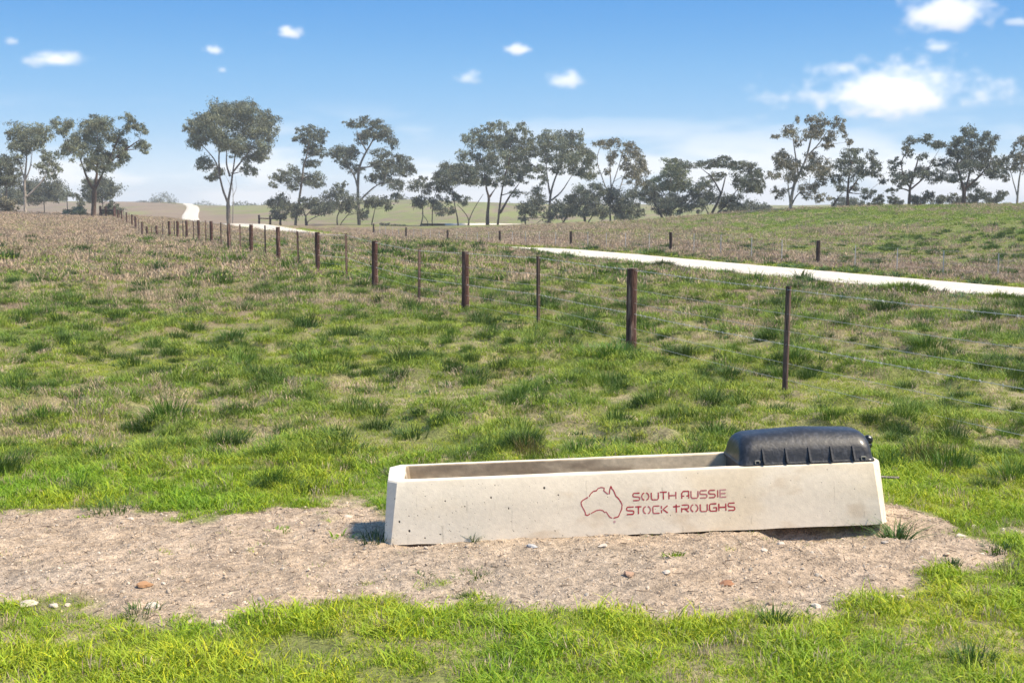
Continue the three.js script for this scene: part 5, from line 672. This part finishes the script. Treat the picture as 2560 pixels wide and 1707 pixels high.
// stones, gravel, twigs
function stone(seed, flat) { const g = new THREE.IcosahedronGeometry(1, 1), p = g.attributes.position; for (let k = 0; k < p.count; k++) { const x = p.getX(k), y = p.getY(k), z = p.getZ(k), n = 0.5 + 0.8 * noise(x * 1.7 + seed * 3.1 + 9, z * 1.7 + y * 2.1 + 9, seed) + 0.2 * noise(x * 5 + 9, y * 5 + z * 3 + 9, seed + 2); p.setXYZ(k, x * n, y * n * flat, z * n); } const m = mergeVertices(g.deleteAttribute('normal').deleteAttribute('uv')); m.computeVertexNormals(); return toCreasedNormals(m, 0.3); }
{
  const geos = [stone(1, 0.6), stone(2, 0.75), stone(3, 0.5)].map((g) => g), small = [11, 12, 13].map((s) => { const g = new THREE.IcosahedronGeometry(1, 0), p = g.attributes.position; for (let k = 0; k < p.count; k++) { const n = 0.65 + 0.6 * noise(p.getX(k) * 2 + s * 4 + 9, p.getZ(k) * 2 + p.getY(k) + 9, s); p.setXYZ(k, p.getX(k) * n, p.getY(k) * n * 0.6, p.getZ(k) * n); } g.computeVertexNormals(); return g; });
  const rock = new THREE.MeshStandardMaterial({ name: 'limestone', roughness: 0.95 }), R = rng(314), M = new THREE.Matrix4(), Q = new THREE.Quaternion(), E = new THREE.Euler(), col = new THREE.Color();
  const list = [[], [], []];
  for (let k = 0; k < 90000 && list[0].length + list[1].length + list[2].length < 24000; k++) { const x = -4.6 + 7.4 * R(), d = 4.75 + 2.3 * R(), dm = dirtiness(x, d); if (R() > dm + 0.03 || onTrough(x, d) && R() < 0.9) continue; const s = R() < 0.03 ? 0.006 + 0.012 * R() * R() : 0.002 + 0.0055 * R() * R(); list[k % 3].push([x, d, s]); }
  list.forEach((l, n) => { const o = new THREE.InstancedMesh(small[n], rock, l.length); o.name = numbered('gravel'); o.castShadow = o.receiveShadow = true; l.forEach(([x, d, s], i) => { E.set(R() * 6, R() * 6, R() * 6); M.compose(new THREE.Vector3(x, groundY(x, -d) + s * 0.1, -d), Q.setFromEuler(E), new THREE.Vector3(s, s, s)); o.setMatrixAt(i, M); const b = 0.65 + 0.6 * R(), w = R(); o.setColorAt(i, col.setRGB(0.50 * b, mix(0.37, 0.44, w) * b, mix(0.25, 0.36, w) * b)); }); scene.add(o); tag(o, 'small loose pebbles and crumbs strewn over the bare dirt', 'gravel', 'gravel on the dirt', 'stuff'); });
  const twigG = new THREE.CylinderGeometry(0.0014, 0.002, 0.07, 4); twigG.rotateZ(1.5);
  const tw = new THREE.InstancedMesh(twigG, new THREE.MeshStandardMaterial({ name: 'twig', color: new THREE.Color(0.15, 0.11, 0.08), roughness: 1 }), 700); tw.name = 'twigs'; tw.castShadow = true;
  for (let i = 0; i < 700;) { const x = -4.4 + 7 * R(), d = 4.8 + 2.1 * R(); if (dirtiness(x, d) < 0.5 || onTrough(x, d)) continue; E.set(R() * 0.4, R() * 6.3, (R() - 0.5) * 0.5); const s = 0.25 + 1.0 * R() * R(); M.compose(new THREE.Vector3(x, groundY(x, -d) + 0.004, -d), Q.setFromEuler(E), new THREE.Vector3(s, 1, 1)); tw.setMatrixAt(i++, M); }
  scene.add(tw); tag(tw, 'dark twig and root bits littering the bare dirt', 'twigs', null, 'stuff');
  const one = (label, x, d, size, c, k, name = 'stone', sx = 1) => { const m = rock.clone(); m.color.setRGB(...c); const o = part(numbered(name), geos[k % 3], m, scene); o.position.set(x, groundY(x, -d) + size * 0.18, -d); o.scale.set(size * sx, size * 0.8, size); o.rotation.y = k * 1.3; tag(o, label, name === 'stone' ? 'stone' : name.replace('_', ' ')); };
  one('flat orange-brown stone on the dirt left of the trough', -1.7, 5.38, 0.025, [0.36, 0.2, 0.1], 0, 'stone', 1.3);
  one('white flat stone at the lower edge of the dirt, left side', -1.58, 5.11, 0.03, [0.52, 0.45, 0.37], 1, 'stone', 1);
  one('rounded beige stone at the turf edge, left of centre', -1.24, 4.9, 0.026, [0.47, 0.38, 0.29], 2, 'stone', 1);
  one('knobbly beige stone just left of the rounded one', -1.37, 4.9, 0.022, [0.47, 0.38, 0.29], 3, 'stone', 1);
  one('grey pointed stone right of the rounded beige one', -1.03, 4.91, 0.026, [0.47, 0.38, 0.29], 4, 'stone', 1.3);
  one('pale oval stone near the left edge of the photo', -2.14, 5.14, 0.03, [0.52, 0.45, 0.37], 5, 'stone', 1.3);
  one('small oval stone right of the pale oval one', -2.02, 5.12, 0.02, [0.52, 0.45, 0.37], 6, 'stone', 1.2);
  one('beige stone below the leafy green clump', -2.15, 6.61, 0.018, [0.52, 0.45, 0.37], 7, 'stone', 1);
  one('purplish stone in the grass above the dirt', -1.66, 6.76, 0.026, [0.30, 0.2, 0.2], 8, 'stone', 1.1);
  one('white stone in the grass right of the purplish stone', -1.43, 6.99, 0.018, [0.52, 0.45, 0.37], 9, 'stone', 1);
  one('white stone close to the left end of the trough', -0.94, 6.67, 0.022, [0.52, 0.45, 0.37], 10, 'stone', 1.1);
  one('pinkish stone at the lower left edge of the photo', -1.96, 4.44, 0.03, [0.5, 0.4, 0.36], 11, 'stone', 1.1);
  one('twisted white scrap at the turf edge left of the trough', -1.12, 4.98, 0.018, [0.7,0.68,0.64], 12, 'stone', 1.2);
  one('white pointed stone on the dirt below the lettering', 0.73, 5.51, 0.02, [0.52, 0.45, 0.37], 13, 'stone', 1);
  one('dark rust-brown rock on the dirt below the lettering', 1.0, 5.41, 0.028, [0.30, 0.15, 0.08], 14, 'stone', 1.1);
  one('rounded brown clod on the dirt, left of the white pointed stone', 0.55, 5.5, 0.026, [0.34, 0.22, 0.15], 15, 'stone', 1);
  one('white stone at the turf edge right of the upright dark tuft', 1.34, 5.1, 0.022, [0.52, 0.45, 0.37], 16, 'stone', 1.2);
  one('round beige stone at the turf edge below the small tuft', 1.75, 5.23, 0.017, [0.47, 0.38, 0.29], 17, 'stone', 1);
  one('paired beige stone left of the round one at the turf edge', 1.7, 5.23, 0.016, [0.47, 0.38, 0.29], 18, 'stone', 1.1);
  one('pale stone lying just before the hollow under the trough', 1.36, 5.92, 0.018, [0.52, 0.45, 0.37], 19, 'stone', 1);
  one('rounded pale stone left of the hollow under the trough', 1.26, 5.84, 0.016, [0.52, 0.45, 0.37], 20, 'stone', 1);
  one('pale stone in front of the glossy arching clump', 1.88, 5.89, 0.016, [0.52, 0.45, 0.37], 21, 'stone', 1);
  one('long beige stone in the foreground turf, lower right', 1.78, 4.31, 0.026, [0.47, 0.38, 0.29], 22, 'stone', 1.4);
  one('brown stone cut by the bottom edge of the photo', 0.96, 4.22, 0.022, [0.30, 0.15, 0.08], 23, 'stone', 1.3);
  one('whitish stone at the grass edge right of the trough', 2.38, 6.2, 0.02, [0.52, 0.45, 0.37], 24, 'stone', 1.2);
  one('flat pale stone above the whitish one, right of the trough', 2.53, 6.41, 0.022, [0.52, 0.45, 0.37], 25, 'stone', 1.5);
  one('grey stone lodged under the middle of the trough front', 0.1, 5.97, 0.024, [0.36,0.36,0.36], 26, 'stone', 1.3);
  one('whitish stone before the middle of the trough front', 0.46, 5.91, 0.022, [0.52, 0.45, 0.37], 27, 'stone', 1.1);
}
{
  const g = new Geo(), V = (a, b, c) => new THREE.Vector3(a, b, c); limb(g, [V(0, 0.02, 0), V(0.1, 0.03, 0.01), V(0.22, 0.012, -0.01), V(0.34, 0.01, 0)], 0.01, 0.007, [0.75, 0.7, 0.62], 6, 3);
  const o = part('fallen_stick', g.build(), barkMat, scene); o.position.set(2.08, groundY(2.08, -7.35) + 0.04, -7.35); tag(o, 'pale bleached stick lying in the grass right of the trough', 'stick');
}
renderer.render(scene, camera);
